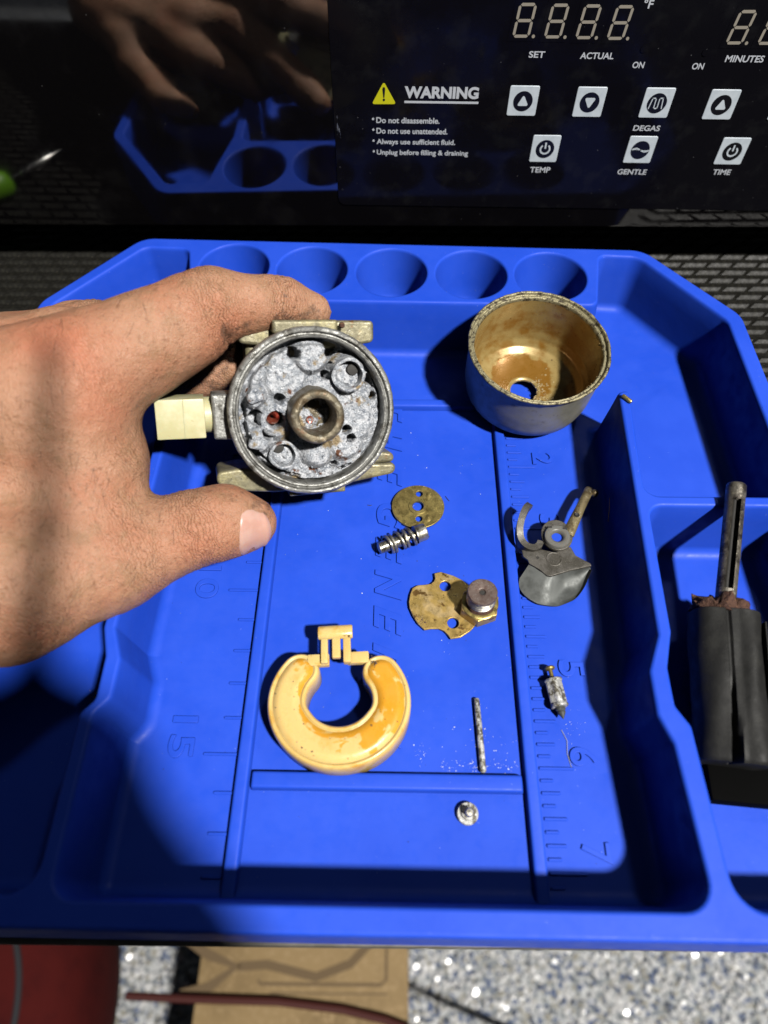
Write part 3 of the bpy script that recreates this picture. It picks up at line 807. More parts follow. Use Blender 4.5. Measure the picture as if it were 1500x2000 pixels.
def nets(D, lo, st):
    nx, ny, nz = D.shape
    S = D < 0
    C = [(i, j, k) for i in (0, 1) for j in (0, 1) for k in (0, 1)]
    def cs(A, c): return A[c[0]:nx-1+c[0], c[1]:ny-1+c[1], c[2]:nz-1+c[2]]
    cnt = sum(cs(S, c).astype(np.int8) for c in C)
    act = (cnt > 0) & (cnt < 8)
    I = np.argwhere(act)
    idx = np.full(act.shape, -1, np.int64); idx[act] = np.arange(len(I))
    acc = np.zeros((len(I), 3)); n = np.zeros(len(I))
    for c in C:
        for a in range(3):
            if c[a]: continue
            e = list(c); e[a] = 1
            v0 = D[I[:, 0]+c[0], I[:, 1]+c[1], I[:, 2]+c[2]]; v1 = D[I[:, 0]+e[0], I[:, 1]+e[1], I[:, 2]+e[2]]
            m = (v0 < 0) != (v1 < 0)
            t = np.where(m, v0/(v0-v1+1e-12), 0)
            p = np.tile(np.array(c, float), (len(I), 1)); p[:, a] = t
            acc[m] += p[m]; n[m] += 1
    V = lo + (I + acc/n[:, None])*st
    F = []
    for a in range(3):
        b, c = (a+1) % 3, (a+2) % 3
        A = np.moveaxis(S, a, 0)
        ch = np.moveaxis(A[:-1] != A[1:], 0, a)
        E = np.argwhere(ch)
        E = E[(E[:, b] > 0) & (E[:, c] > 0) & (E[:, b] < D.shape[b]-1) & (E[:, c] < D.shape[c]-1)]
        q = []
        for db, dc in ((1, 1), (0, 1), (0, 0), (1, 0)):
            X = E.copy(); X[:, b] -= db; X[:, c] -= dc
            q.append(idx[X[:, 0], X[:, 1], X[:, 2]])
        Q = np.stack(q, 1)
        fl = ~S[E[:, 0], E[:, 1], E[:, 2]]
        Q[fl] = Q[fl][:, ::-1]
        F.append(Q)
    return V, np.concatenate(F)

HAND = Body([
    # the arm and the mass of the hand
    ([((-16.11, -19.77, 5.33), 4.1), ((-12.48, -14.03, 5.13), 3.1), ((-9.94, -10.52, 4.95), 2.75)], 1.2, .8),
    ([((-10.27, -10.20, 4.69), 2.7), ((-6.50, -7.45, 4.00), 2.55)], .8, 1.2),
    # index metacarpal, knuckle and finger
    ([((-9.96, -8.89, 6.00), 1.9), ((-4.24, -6.72, 6.09), 1.62), ((-1.08, -4.22, 6.32), 1.05), ((0.83, -3.56, 5.88), .74), ((1.77, -3.34, 5.41), .58)], .38, .9),
    ([((-2.87, -5.85, 5.79), 1.05), ((-1.36, -4.88, 5.90), .86)], .3, .45),
    # thumb metacarpal and thumb
    ([((-8.73, -12.11, 4.15), 2.35), ((-5.74, -11.54, 3.51), 2.05), ((-3.51, -10.65, 2.97), 1.34), ((-1.53, -9.50, 2.84), 1.06), ((-0.64, -9.08, 2.61), 1.00), ((0.07, -8.93, 2.34), .74)], .40, .9),
    # skin web between thumb and index
    ([((-4.83, -7.42, 5.54), 1.7), ((-4.38, -8.14, 4.23), 1.55), ((-4.48, -10.17, 3.18), 1.6)], .8, .8),
    # middle, ring and little finger curled behind the carburettor
    ([((-7.86, -6.00, 5.19), 1.5), ((-5.6, -4.7, 5.3), 1.05), ((-3.4, -4.3, 5.3), .92), ((-1.7, -3.0, 4.4), .84), ((-.1, -2.0, 3.3), .74), ((.5, -1.4, 3.0), .6)], .3, .45),
    ([((-9.6, -5.7, 5.4), 1.4), ((-7.2, -4.8, 5.0), 1.1), ((-5.25, -3.05, 4.4), .92), ((-2.87, -3.63, 2.81), .84), ((-0.98, -3.57, 3.29), .66)], .3, .3),
    ([((-10.6, -6.0, 5.4), 1.4), ((-9.0, -4.2, 4.6), .95), ((-8.5, -3.2, 3.9), .80), ((-6.8, -1.35, 3.2), .66), ((-5.5, -.55, 2.95), .54)], .3, .3),
])
V, F = HAND.build((-21, -26, .2), (4.2, -.5, 14.5), .145)
me = mesh('hand_skin', V, F)
bm = bmesh.new(); bm.from_mesh(me)
for _ in range(3): bmesh.ops.smooth_vert(bm, verts=bm.verts, factor=.5, use_axis_x=True, use_axis_y=True, use_axis_z=True)
near = [f for f in bm.faces if f.calc_center_median().x > -9]
bmesh.ops.subdivide_edges(bm, edges=list({e for f in near for e in f.edges}), cuts=1, use_grid_fill=True, smooth=0)
bmesh.ops.smooth_vert(bm, verts=bm.verts, factor=.5, use_axis_x=True, use_axis_y=True, use_axis_z=True)
bm.to_mesh(me); bm.free()
A = np.empty(len(me.vertices)*3); me.vertices.foreach_get('co', A); A = A.reshape(-1, 3)
NN = np.empty(len(me.vertices)*3); me.vertices.foreach_get('normal', NN); NN = NN.reshape(-1, 3)
def crease(p, axis, w, depth, reach, count=1, gap=.16):
    """Skin folds across a joint: shallow grooves square to the finger's axis."""
    p = np.array(p); ax = np.array(axis); ax = ax/np.linalg.norm(ax)
    d = A - p; t = d@ax + (vnoise(A*1.7 + 5) - .5)*.22; rad = np.linalg.norm(d - (d@ax)[:, None]*ax, axis=1)
    g = np.zeros(len(A))
    for k in range(count):
        g += np.exp(-((t - (k-(count-1)/2)*gap)/w)**2)*(1 - .25*abs(k-(count-1)/2))
    return g*depth*np.clip(1.4 - rad/reach, 0, 1)
TH1 = np.array((-1.53, -9.51, 2.83)); TH0 = np.array((-3.51, -10.74, 2.91)); TH2 = np.array((0.07, -8.93, 2.34))
IX0 = np.array((-4.24, -6.72, 6.09)); IX1 = np.array((-1.08, -4.22, 6.32)); IX2 = np.array((0.83, -3.56, 5.88)); IX3 = np.array((1.77, -3.34, 5.41))
MD1 = np.array((-5.25, -3.05, 4.4)); MD0 = np.array((-7.2, -4.3, 5.4))
disp = -crease(TH1, TH2-TH0, .085, .045, 1.7, 5, .21) - crease(IX1, IX2-IX0, .08, .05, 1.6, 4, .22) - crease(IX2, IX3-IX1, .07, .05, 1.2, 3, .18)
disp -= crease(MD1, MD1-MD0, .08, .07, 1.5, 4, .2)
disp -= crease(TH0 + (TH1-TH0)*.1, TH1-TH0, .14, .014, 2.4, 4, .34)
# flexion crease where the index bends, on its lower side
disp -= crease(np.array((-0.32, -5.29, 5.98)), IX2-IX0, .10, .09, .75)
disp += (fbm(A, .55, 3) - .5)*.16 + (fbm(A, 2.2, 3) - .5)*.035
A += NN*disp[:, None]
me.vertices.foreach_set('co', A.ravel()); me.update()
R0_ = Vector((0.99982, 0.01710, -0.00806)); U0_ = Vector((-0.01005, 0.84200, 0.53938))
hand = thing('person', 'bare left hand with grimy fingers reaching in from the left, holding the corroded carburettor', 'person', (-9, -13, 6))
HI = Matrix.Translation((9, 13, -6))
me.transform(HI)
def gauss(p, r): return np.exp(-(np.linalg.norm(A - np.array(p), axis=1)/r)**2)
gn = fbm(A, 2.6, 5); gf = fbm(A, 9, 3)
gr = 1.3*gauss((-0.04, -5.40, 6.02), .75) + .9*gauss((1.12, -4.46, 5.77), .75) + .8*gauss((2.11, -3.91, 5.63), .6) + .9*gauss((0.59, -8.75, 3.04), .55) + .55*gauss((-0.52, -8.69, 3.45), .7)
gr += .45*gauss((-1.43, -5.81, 6.97), .25) + .55*gauss((-1.45, -6.36, 6.50), .22) + .35*gauss((-0.79, -5.32, 7.15), .2) + .8*gauss((-1.39, -4.20, 3.14), 1.0) + .5*gauss((0.96, -9.43, 2.60), .35)
gr += .4*gauss((-2.44, -8.71, 5.02), .35) + .35*gauss((-2.67, -9.18, 4.25), .4)
gr = np.clip(gr*.62, 0, .85)
gr = np.maximum(gr, 0*np.clip((disp < -.035)*1.0, 0, 1)*np.clip(gn*1.6-.4, 0, 1)*(A[:, 0] > -3))
rd = .7*gauss((-3.75, -7.06, 7.76), 1.0) + .55*gauss((-2.93, -8.01, 6.43), .9) + .5*gauss((-0.37, -5.33, 6.55), .8) + .5*gauss((-0.84, -10.31, 3.49), 1.0) + .4*gauss((-4.57, -6.94, 7.97), 1.0)
ft = np.zeros(len(A)); fw = np.zeros(len(A)); f2 = np.zeros(len(A))
for p, ax, ln, rad, w in ((TH1, TH2-TH0, .75, 1.6, 1.0), (TH0*.55+TH1*.45, TH1-TH0, .9, 2.2, .55), (IX1, IX2-IX0, .7, 1.5, .8), (IX2, IX3-IX1, .5, 1.2, .9), (MD1, MD1-MD0, .6, 1.4, .9), (np.array((-2.58, -8.53, 4.66)), np.array((.2, 1, .1)), .9, 1.0, .5), (np.array((-3.69, -7.08, 7.27)), IX1-IX0, 1.0, 1.5, .35), (np.array((-4.76, -12.91, 3.57)), np.array((.6, .75, .2)), 1.2, 1.6, .5)):
    ax = ax/np.linalg.norm(ax); d = A - p; t = d@ax; rr_ = np.linalg.norm(d - t[:, None]*ax, axis=1)
    k = w*np.exp(-(t/ln)**2)*np.clip(1.5 - rr_/rad, 0, 1)
    m = k > fw; f2 = np.where(m, fw, np.maximum(f2, k)); ft[m] = t[m]; fw[m] = k[m]
fw = np.clip(fw - f2, 0, 1)
for nm, val in (('fold_t', ft), ('fold_w', fw), ('grime', gr), ('redness', np.clip(rd*(.4+gn), 0, .8))):
    at = me.attributes.new(nm, 'FLOAT', 'POINT'); at.data.foreach_set('value', np.ascontiguousarray(val, np.float32))
obj('hand', me, 'skin', hand, smooth=180)
# fine dark hairs on the back of the hand
HV, HF = [], []
cand = np.where((A[:, 0] > -6.5) & (A[:, 0] < .2) & (NN[:, 2] > .35) & (A[:, 1] < -4))[0]
wt = np.where(A[cand, 1] < -9, 1.0, .45)*np.where(A[cand, 0] < -2.0, 1.0, .12)
for vi in rng.choice(cand, 90, replace=False, p=wt/wt.sum()):
    p = Vector(A[vi]); nv = Vector(NN[vi]); d = Vector((rng.uniform(-.2, .5), -1, rng.uniform(-.5, .1))); d = (d - nv*d.dot(nv)).normalized()
    L_ = rng.uniform(.22, .6); c = nv.cross(d)*rng.uniform(-.25, .25)
    path = [p + d*L_*t + nv*(.008 + .05*math.sin(t*PI)*L_*1.2) + c*t*t*L_ for t in (0, .25, .5, .75, 1)]
    b = len(HV); v, f = tube(path, [.0042, .004, .0035, .003, .0015], 4, False); HV += [tuple(x) for x in v]; HF += [tuple(i+b for i in g) for g in f]
hm_ = obj('hand_hair', mesh('hand_hair', *xf((HV, HF), HI)), 'grime', hand); hm_['kind'] = 'stuff'
# unseen shade casters: photographer's jacket, and hand shapes added for tray and hand shadows
JB = Body([([((-11, -58, -70), 12.5), ((-11, -56, -10), 13.5), ((-8, -58, 18), 12)], 8, 6), ([((-19, -56, 22), 7), ((-20, -44, 4), 5.4), ((-11.5, -32, 11), 4.4)], 3, 5)])
jv, jf = JB.build((-38, -82, -94), (16, -24, 46), 1.3)
obj('jacket', mesh('jacket', *xf((jv, jf), HI)), 'jacket', hand, smooth=180)
RB = Body([([((10.1, -30.5, 18.0), 2.2), ((7.4, -27.7, 18.8), 2.2), ((4.5, -23.9, 19.0), 2.2), ((1.0, -24.0, 18.6), 2.5), ((-3.5, -25.5, 18.0), 2.8)], .8, .8),
           ([((8.4, -31.2, 17.0), 2.4), ((6.4, -27.6, 18.4), 2.7), ((3.4, -28.2, 18.2), 2.9), ((-.5, -29.4, 17.6), 3.0), ((-4.5, -31.5, 17.0), 3.0)], .8, .8),
           ([((9.05, -32.65, 14.6), 2.6), ((6.05, -29.25, 17.0), 2.9), ((4.25, -26.85, 18.2), 2.6)], .8, .8),
           ([((5.05, -25.85, 18.8), 1.3), ((3.9, -21.85, 19.6), .50), ((3.2, -17.65, 19.5), .30), ((2.0, -12.85, 19.4), .25)], .4, .7),
           ([((3.05, -26.25, 18.4), 1.2), ((.75, -21.65, 19.2), .80), ((-.45, -17.25, 19.2), .62), ((-1.25, -13.65, 19.0), .52)], .4, .7),
           ([((1.75, -27.45, 17.4), 1.1), ((-0.55, -23.65, 18.0), .72), ((-1.35, -20.25, 18.0), .55)], .4, .7)])
jv, jf = RB.build((-8.5, -37, 10), (14, -10, 24), .3)
obj('hand_shade_caster', mesh('hand_shade_caster', *xf((jv, jf), HI)), 'caster_skin', hand, smooth=180)
# thumb nail, laid on the skin
def on_skin(p, d, far=2.5):
    p = np.array(p, float); d = np.array(d, float); d = d/np.linalg.norm(d); q = p + d*far
    for _ in range(60):
        s = float(HAND.at(q[None, :])[0]); q = q - d*max(min(s, .4), -.1)*.9
        if abs(s) < .002: break
    return q
NC = np.array((0.25, -9.21, 2.22))
nax = np.array((1.07, -9.00, 2.04)) - np.array((-0.63, -9.42, 2.40)); nax = nax/np.linalg.norm(nax)
nout = np.array((0.72, -10.39, 3.17)) - np.array((0.17, -8.98, 2.42)); nout = nout - nax*(nout@nax); nout = nout/np.linalg.norm(nout)
nsd = np.cross(nout, nax)
rows, cols = 15, 17
V, F = [], []
for i in range(rows):
    for j in range(cols):
        u = -1 + 2*i/(rows-1); v = -1 + 2*j/(cols-1)
        x = u*math.sqrt(max(0, 1-.42*v*v)); y = v*math.sqrt(max(0, 1-.38*u*u))
        a = y*1.0
        dr = nout*math.cos(a) + nsd*math.sin(a)
        base = np.array((0.04, -8.96, 2.32)) + nax*(x*.50 + .02)
        q = on_skin(base, dr)
        edge = max(abs(u), abs(v))
        V.append(q + dr*(.035 - .05*max(0, edge-.86)/.14 + (.03 if u > .7 else 0)) + nax*0)
for i in range(rows-1):
    for j in range(cols-1): F.append((i*cols+j, i*cols+j+1, (i+1)*cols+j+1, (i+1)*cols+j))
me = mesh('fingernail', *xf((V, F), HI))
if np.dot(np.array(me.polygons[len(F)//2].normal), nout) < 0: me.flip_normals()
obj('fingernail', me, 'nail', hand, smooth=180)

# ------------------------------------------------------------------ the carburettor in the hand
CC = Vector((1.90, -6.44, 4.37))
R0 = Vector((0.99982, 0.01710, -0.00806)); U0 = Vector((-0.01005, 0.84200, 0.53938))
ray = (Vector((4.282, -19.437, 19.403)) - CC).normalized()
nrm = (ray + .17*R0 - .15*U0).normalized()
cx_ = (R0 - nrm*R0.dot(nrm)).normalized(); cy_ = nrm.cross(cx_)
carb = thing('carburettor', 'corroded carburettor body held in the fingers, open bowl side crusted grey white', 'carburettor', mtx=frame(CC, cx_, cy_, nrm))
def kpart(name, geo, m, parent=None, smooth=40, mtx=None):
    return obj(name, mesh(name, *(xf(geo, mtx) if mtx else geo)), m, parent or carb, smooth=smooth)
ring = [(2.10, -.75), (2.105, -.25), (2.12, -.10), (2.145, -.06), (2.18, -.05), (2.20, -.07), (2.215, -.13), (2.26, -.14), (2.275, -.06), (2.295, 0.0), (2.345, .01), (2.40, -.02), (2.43, -.08), (2.43, -.40), (2.38, -.48), (2.36, -.9), (2.2, -1.0)]
kpart('bowl_seat', lathe(ring[::-1], 160, jit=.022, noise_scale=9), 'zinc_ring')
# corroded inner floor
nr, na = 120, 420
rr = np.linspace(0.0, 2.11, nr); aa = np.linspace(0, 2*PI, na, endpoint=False)
RR, AA = np.meshgrid(rr, aa, indexing='ij')
X, Y = RR*np.cos(AA), RR*np.sin(AA)
P3 = np.stack([X.ravel(), Y.ravel(), np.zeros(X.size)], 1)
n1 = fbm(P3, 1.1, 4).reshape(X.shape); n2 = fbm(P3+40, 3.6, 4).reshape(X.shape); n3 = fbm(P3+80, 11, 2).reshape(X.shape)
n4 = fbm(P3+120, 7, 3).reshape(X.shape)
Z = -.34 + (n1-.5)*.34 + (.2-np.abs(n2-.5))*.24 + (n4-.5)*.13 + (n3-.5)*.07
def hump(x, y, r, h, sh=.25):
    d = np.hypot(X-x, Y-y) + (n2-.5)*.12
    return h*np.clip((r+sh-d)/sh, 0, 1)**1.0
def hole(x, y, r, dep, sh=.05):
    global Z
    d = np.hypot(X-x, Y-y) + (n3-.5)*.05
    k = np.clip((r+sh-d)/sh, 0, 1)
    Z = Z*(1-k) + (-.45-dep)*k
for x, y, r, h in ((0, 1.62, .40, .42), (.10, -1.22, .30, .34), (-1.08, -.19, .44, .30), (1.25, -.35, .45, .22), (-.75, .95, .50, .22), (.95, -.95, .4, .26), (-1.65, .50, .22, .45), (-1.6, -.78, .24, .45), (.35, .72, .28, .15)):
    Z = np.maximum(Z, -.34 + (h + (n2-.5)*.10)*np.clip((r+.22-np.hypot(X-x, Y-y)-(n2-.5)*.15)/.22, 0, 1) - .6*(np.hypot(X-x, Y-y) > r+.22))
# dark eroded gaps in the crust
for x, y, r, dep in ((-.48, 1.68, .13, .7), (.62, 1.72, .22, .8), (.95, 1.50, .16, .7), (.42, 1.05, .11, .6), (1.0, -.55, .10, .5), (1.12, -.80, .09, .5), (-1.62, -.12, .20, .45), (-1.3, -.55, .14, .5), (-.25, .45, .12, .4),
                     (-1.08, -.19, .235, 1.0), (1.72, .9, .12, .5), (1.85, .4, .08, .5), (.55, 1.3, .09, .5), (.62, -1.62, .07, .3), (-.95, .42, .12, .35)):
    hole(x, y, r, dep)
gap = np.clip((RR-1.90-(n2-.5)*.16)/.05, 0, 1)*np.clip((np.sin(AA*1.0-.55)*.6 + .35 + (n1-.5)*2.2)/.2, 0, 1)
Z = Z - .45*gap
lip = np.clip((RR-2.0)/.10, 0, 1); Z = Z*(1-lip) + (-.62 + (n2-.5)*.2)*lip
V = np.stack([X.ravel(), Y.ravel(), Z.ravel()], 1)
F = [(i*na+j, (i+1)*na+j, (i+1)*na+(j+1) % na, i*na+(j+1) % na) for i in range(nr-1) for j in range(na)]
kpart('corroded_floor', (V, F), 'crust', smooth=180)
# loose lumps of oxide on the crust
LV, LF_ = [], []
for _ in range(300):
    a = random.random()*6.28; r = 1.95*math.sqrt(random.random()); x, y = r*math.cos(a), r*math.sin(a)
    i = int(r/2.11*(nr-1)); j = int(a/(2*PI)*na) % na
    z = Z[i, j]
    if z < -.85: continue
    s = random.uniform(.018, .055)
    b = len(LV)
    for k in range(6):
        t = 2*PI*k/6 + a; q = s*random.uniform(.7, 1.2); LV.append((x+q*math.cos(t), y+q*math.sin(t), z-.02))
    for k in range(4):
        t = 2*PI*k/4; q = s*random.uniform(.3, .7); LV.append((x+q*math.cos(t), y+q*math.sin(t), z+s*random.uniform(.4, 1)))
    LF_ += [(b, b+1, b+6), (b+1, b+2, b+7, b+6), (b+2, b+3, b+7), (b+3, b+4, b+8, b+7), (b+4, b+5, b+9, b+8), (b+5, b, b+6, b+9), (b+6, b+7, b+8, b+9)]
tag(kpart('oxide_lumps', (LV, LF_), 'crust', smooth=60), None, None, kind='stuff')
# central threaded post
post = kpart('centre_post', lathe([(.86, -.75), (.80, -.45), (.765, -.2), (.755, .35), (.765, .72), (.75, .80), (.70, .85), (.60, .865), (.535, .83), (.515, .76), (.505, .3), (.50, -.55)], 72, jit=.03, noise_scale=7), 'tube')
kpart('bore_floor', lathe([(.001, -.30), (.25, -.31), (.45, -.34), (.52, -.36)], 32, jit=.08, noise_scale=6), 'tube', post)
kpart('jet_hole', lathe([(.001, -.27), (.13, -.27)], 24), 'dark', post, mtx=Matrix.Translation((.0, .24, 0)))
kpart('main_jet', lathe([(.05, -.34), (.05, -.20), (.09, -.19), (.115, -.22), (.12, -.36)], 24), 'copper', post, mtx=Matrix.Translation((-.08, -.22, 0)))
# side bosses
for x, y, ro, ri, top, m in ((1.06, 1.06, .50, .375, -.08, 'crust'), (-.90, -1.20, .43, .315, -.12, 'crust')):
    b = kpart('hollow_boss', lathe([(ro+.12, -.75), (ro+.03, -.5), (ro, -.2), (ro-.02, top+.12), (ro-.06, top+.15), (ri+.02, top+.14), (ri, top+.05), (ri-.02, -.75)], 48, jit=.07, noise_scale=4.5), m, mtx=Matrix.Translation((x, y, 0)))
    g = lathe([(.001, -.26), (ri*.5, -.24), (ri, -.30)], 36, jit=.16, noise_scale=5)
    kpart('boss_fill', g, 'crust', b, mtx=Matrix.Translation((x-.05, y-.05, 0)))
    kpart('boss_hole', lathe([(.001, -.17), (.15, -.18), (.17, -.24)], 24, jit=.06), 'dark', b, mtx=Matrix.Translation((x+.16, y+.13, 0)) if x > 0 else Matrix.Translation((x-.13, y+.2, 0)))
nb = kpart('needle_seat', lathe([(.25, -.9), (.245, -.2), (.27, -.09), (.33, -.06), (.42, -.09), (.47, -.19), (.50, -.5)], 48, jit=.08, noise_scale=5), 'crust', mtx=Matrix.Translation((-1.08, -.19, 0)))
kpart('seat_insert', lathe([(.04, -.80), (.13, -.72), (.2, -.6)], 24), 'copper', nb, mtx=Matrix.Translation((-1.12, -.17, 0)))
for y, h in ((.50, .12), (-.80, .06)):
    g = box(0, 0, -.3, .46, .26, .85, .1, seg=3)
    g = (np.array(g[0]) + (np.stack([vnoise(np.array(g[0])*4 + k*9 + y) for k in range(3)], 1)-.5)*.14, g[1])
    kpart('hinge_post', g, 'crust', mtx=Matrix.Translation((-1.66, y, h)) @ Matrix.Rotation(.15 if y > 0 else -.2, 4, 'Z'), smooth=60)
# casting behind the seat: throat block, flanges, boss
kpart('casting', box(0, 0, -2.1, 3.5, 4.6, 1.5, .2, seg=3), 'zinc_cast')
kpart('throat', lathe([(1.75, -2.25), (1.75, 2.25)], 48, True, True), 'zinc_cast', mtx=Matrix.Translation((0, 0, -2.95)) @ Matrix.Rotation(PI/2, 4, 'X'))
kpart('inner_backing', lathe([(2.1, -1.25), (2.3, -.6)], 48, True), 'dark')
def flange(name, pts, z0, z1, m='zinc_cast'):
    g = plate([pts], z1-z0, .09, 4)
    return kpart(name, ([(a, b, c + (z0+z1)/2) for a, b, c in g[0]], g[1]), m)
# ears are seen edge on: outlines in the face plane, thick along the view
flange('upper_flange', rounded([(-2.15, 1.95, .28), (-.3, 1.75, .1), (.9, 1.75, .1), (2.06, 1.92, .16), (2.06, 2.55, .14), (-1.0, 2.55, .1), (-1.6, 2.42, .4)]), -2.5, -1.02)
flange('upper_pad', rounded([(-1.02, 2.2, .1), (.86, 2.2, .1), (.86, 2.585, .06), (-1.02, 2.585, .06)]), -2.3, -.50)
lf = flange('lower_flange', rounded([(-2.84, -2.22, .3), (-2.2, -2.45, .2), (-1.1, -2.56, .1), (.7, -2.50, .1), (2.74, -2.18, .2), (2.78, -1.86, .14), (1.2, -1.78, .1), (-1.2, -1.8, .1), (-2.2, -1.75, .3), (-2.82, -1.82, .2)]), -2.5, -1.0)
flange('lower_ear', rounded([(1.3, -1.9, .1), (2.74, -1.80, .12), (2.70, -1.52, .2), (2.1, -1.44, .16), (1.3, -1.62, .1)]), -2.1, -1.05)
flange('lower_pad', rounded([(-.72, -2.60, .05), (1.02, -2.56, .05), (1.02, -2.2, .1), (-.72, -2.2, .1)]), -2.3, -.52)
kpart('pad_screw', lathe([(.001, .05), (.06, .05), (.085, .02), (.09, -.05)], 18), 'rust', mtx=Matrix.Translation((1.02, 2.43, -.68)))
flange('inlet_boss', rounded([(-2.82, -.76, .06), (-2.2, -.80, .06), (-2.2, .55, .06), (-2.84, .54, .06)]), -1.7, -.62, 'zinc_ring')
el = kpart('inlet_elbow', box(-3.72, -.14, -1.3, 1.36, 1.14, 1.25, .045, seg=2), 'elbow')
kpart('elbow_collar', lathe([(.53, -.45), (.53, .45)], 40, True, True), 'elbow', el, mtx=Matrix.Translation((-3.0, -.12, -1.3)) @ Matrix.Rotation(PI/2, 4, 'Y'))
kpart('brass_sleeve', lathe([(.46, -.2), (.46, .2)], 40, True, True), 'brass_stained', el, mtx=Matrix.Translation((-2.78, -.12, -1.3)) @ Matrix.Rotation(PI/2, 4, 'Y'))
kpart('mould_line', box(-3.62, -.14, -.665, .02, 1.10, .03), 'elbow', el)

# ------------------------------------------------------------------ fuel bowl
def fine(p, k=5):
    o = []
    for a, b in zip(p[:-1], p[1:]): o += [(a[0]+(b[0]-a[0])*t/k, a[1]+(b[1]-a[1])*t/k) for t in range(k)]
    return o + [p[-1]]
bn = Vector((.035, -.115, 1)).normalized()
bowl = thing('fuel_bowl', 'round grey metal fuel bowl stained amber inside, with a hole in its bottom', 'bowl', mtx=axis_frame(Vector((9.13, -2.12, 2.93)) - bn*2.62, bn))
def bpart(name, geo, m, parent=None, smooth=45, mtx=None):
    return obj(name, mesh(name, *(xf(geo, mtx) if mtx else geo)), m, parent or bowl, smooth=smooth)
bpart('shell', lathe([(.49, .02), (1.15, .0), (1.70, .03), (2.02, .16), (2.21, .42), (2.30, .85), (2.325, 1.6), (2.33, 2.3), (2.34, 2.42), (2.38, 2.48), (2.40, 2.55)], 96), 'bowl_out', smooth=180)
bpart('rim', lathe([(2.40, 2.55), (2.43, 2.58), (2.44, 2.62), (2.41, 2.655), (2.36, 2.66), (2.335, 2.62), (2.33, 2.55), (2.29, 2.53), (2.25, 2.56), (2.22, 2.56), (2.19, 2.50), (2.185, 2.42)], 128, jit=.03, noise_scale=5), 'bowl_rim', smooth=180)
ln_ = bpart('inner_lining', lathe(fine([(2.185, 2.42), (2.18, 1.9), (2.175, 1.35), (2.15, .95), (2.06, .58), (1.88, .33), (1.6, .19), (1.2, .13), (.75, .10), (.56, .09), (.50, .06), (.49, .0)]), 128), 'varnish', smooth=180)
A_ = np.array([v.co[:] for v in ln_.data.vertices]); nz_ = fbm(A_, 1.6, 5) - .5; nz2 = fbm(A_, 5, 3) - .5
rr_ = np.hypot(A_[:, 0], A_[:, 1]); sv = np.clip((1.15 + nz_*1.3 - np.abs(A_[:, 2] - 1.15))/.5, 0, 1)*.35          # old fuel line on the wall
sv = np.maximum(sv, .95*np.clip((1.25 - np.hypot(A_[:, 0]+.05, A_[:, 1]-.55) + nz_*1.1)/.3, 0, 1)*(A_[:, 2] < .4)*(rr_ > .6))  # pooled behind the hole
sv = np.maximum(sv, .75*np.clip((A_[:, 0] - 1.3 + nz_*1.2)/.4, 0, 1)*(A_[:, 2] < 1.7 + nz_))
at = ln_.data.attributes.new('stain', 'FLOAT', 'POINT'); at.data.foreach_set('value', np.clip(sv + nz2*.15*(sv > .1), 0, 1).astype(np.float32))
V, F = [], []
for _ in range(150):
    a = random.uniform(-2.2, .9); r = random.uniform(.47, .95) if random.random() < .8 else random.uniform(.9, 1.5)
    x, y = r*math.cos(a), r*math.sin(a); s = random.uniform(.012, .045); b = len(V)
    z = .10 + max(0, r-.9)*.1
    for k in range(5):
        t = 2*PI*k/5 + a; V.append((x + s*random.uniform(.7, 1.3)*math.cos(t), y + s*random.uniform(.7, 1.3)*math.sin(t), z))
    V.append((x, y, z + s)); F += [(b+k, b+(k+1) % 5, b+5) for k in range(5)]
for _ in range(40):
    a = random.uniform(-1.0, .35); x, y = 2.19*math.cos(a), 2.19*math.sin(a); z = random.uniform(2.2, 2.52); s = random.uniform(.02, .045); b = len(V)
    V += [(x, y, z), (x-.02, y, z+s), (x, y+s, z+s*.4), (x-s, y-s*.3, z+s*.5)]; F += [(b, b+1, b+3), (b+1, b+2, b+3), (b, b+3, b+2)]
tag(bpart('crumbs', (V, F), 'crumb', smooth=None), None, None, kind='stuff')

# ------------------------------------------------------------------ float
fl = thing('float', 'yellowed horseshoe shaped plastic float with a hinge tab, varnish stained', 'float', (2.80, -13.72, .02))
def fpart(name, geo, m, parent=None, smooth=50, mtx=None):
    return obj(name, mesh(name, *(xf(geo, mtx) if mtx else geo)), m, parent or fl, smooth=smooth)
# outline: horseshoe open to the back
def shoe(d):
    ro, ri = 1.98 - d, .90 + d
    pts = []
    e = .62 - d            # rounding of the two ends
    ang = math.radians(52)
    N_ = 56
    for i in range(N_+1):                     # outer arc from right end, clockwise round the front, to the left end
        a = PI/2 - ang - (2*PI - 2*ang)*i/N_
        pts.append((ro*math.cos(a), ro*math.sin(a)))
    a1 = PI/2 + ang; mc = (1.98+.90)/2; cx, cy = mc*math.cos(a1), mc*math.sin(a1); he = (1.98-.90)/2 - d
    for i in range(1, 14):
        t = a1 - PI*i/14
        pts.append((cx + he*math.cos(t), cy + he*math.sin(t)))
    for i in range(N_-8+1):
        a = a1 + (2*PI - 2*ang)*i/(N_-8)
        pts.append((ri*math.cos(a), ri*math.sin(a)))
    a2 = PI/2 - ang; cx, cy = mc*math.cos(a2), mc*math.sin(a2)
    for i in range(1, 14):
        t = a2 + PI - PI*i/14 
        pts.append((cx + he*math.cos(t), cy + he*math.sin(t)))
    return pts
def fz(l, z): return [(x*1.0, y*.93 + .14*math.exp(-((math.hypot(x, y)-.9)/.4)**2)*(y < 0)*min(1, -y*2), z) for x, y in l]
prof = [(.05, 0), (0, .05), (0, .75), (.02, .86), (.05, .92), (.09, .945), (.125, .94), (.145, .915), (.16, .90), (.17, .90)]
V, F = loft([fz(shoe(d), z) for d, z in prof])
F = [f[::-1] for f in F]
fpart('float_body', (V, F), 'float')
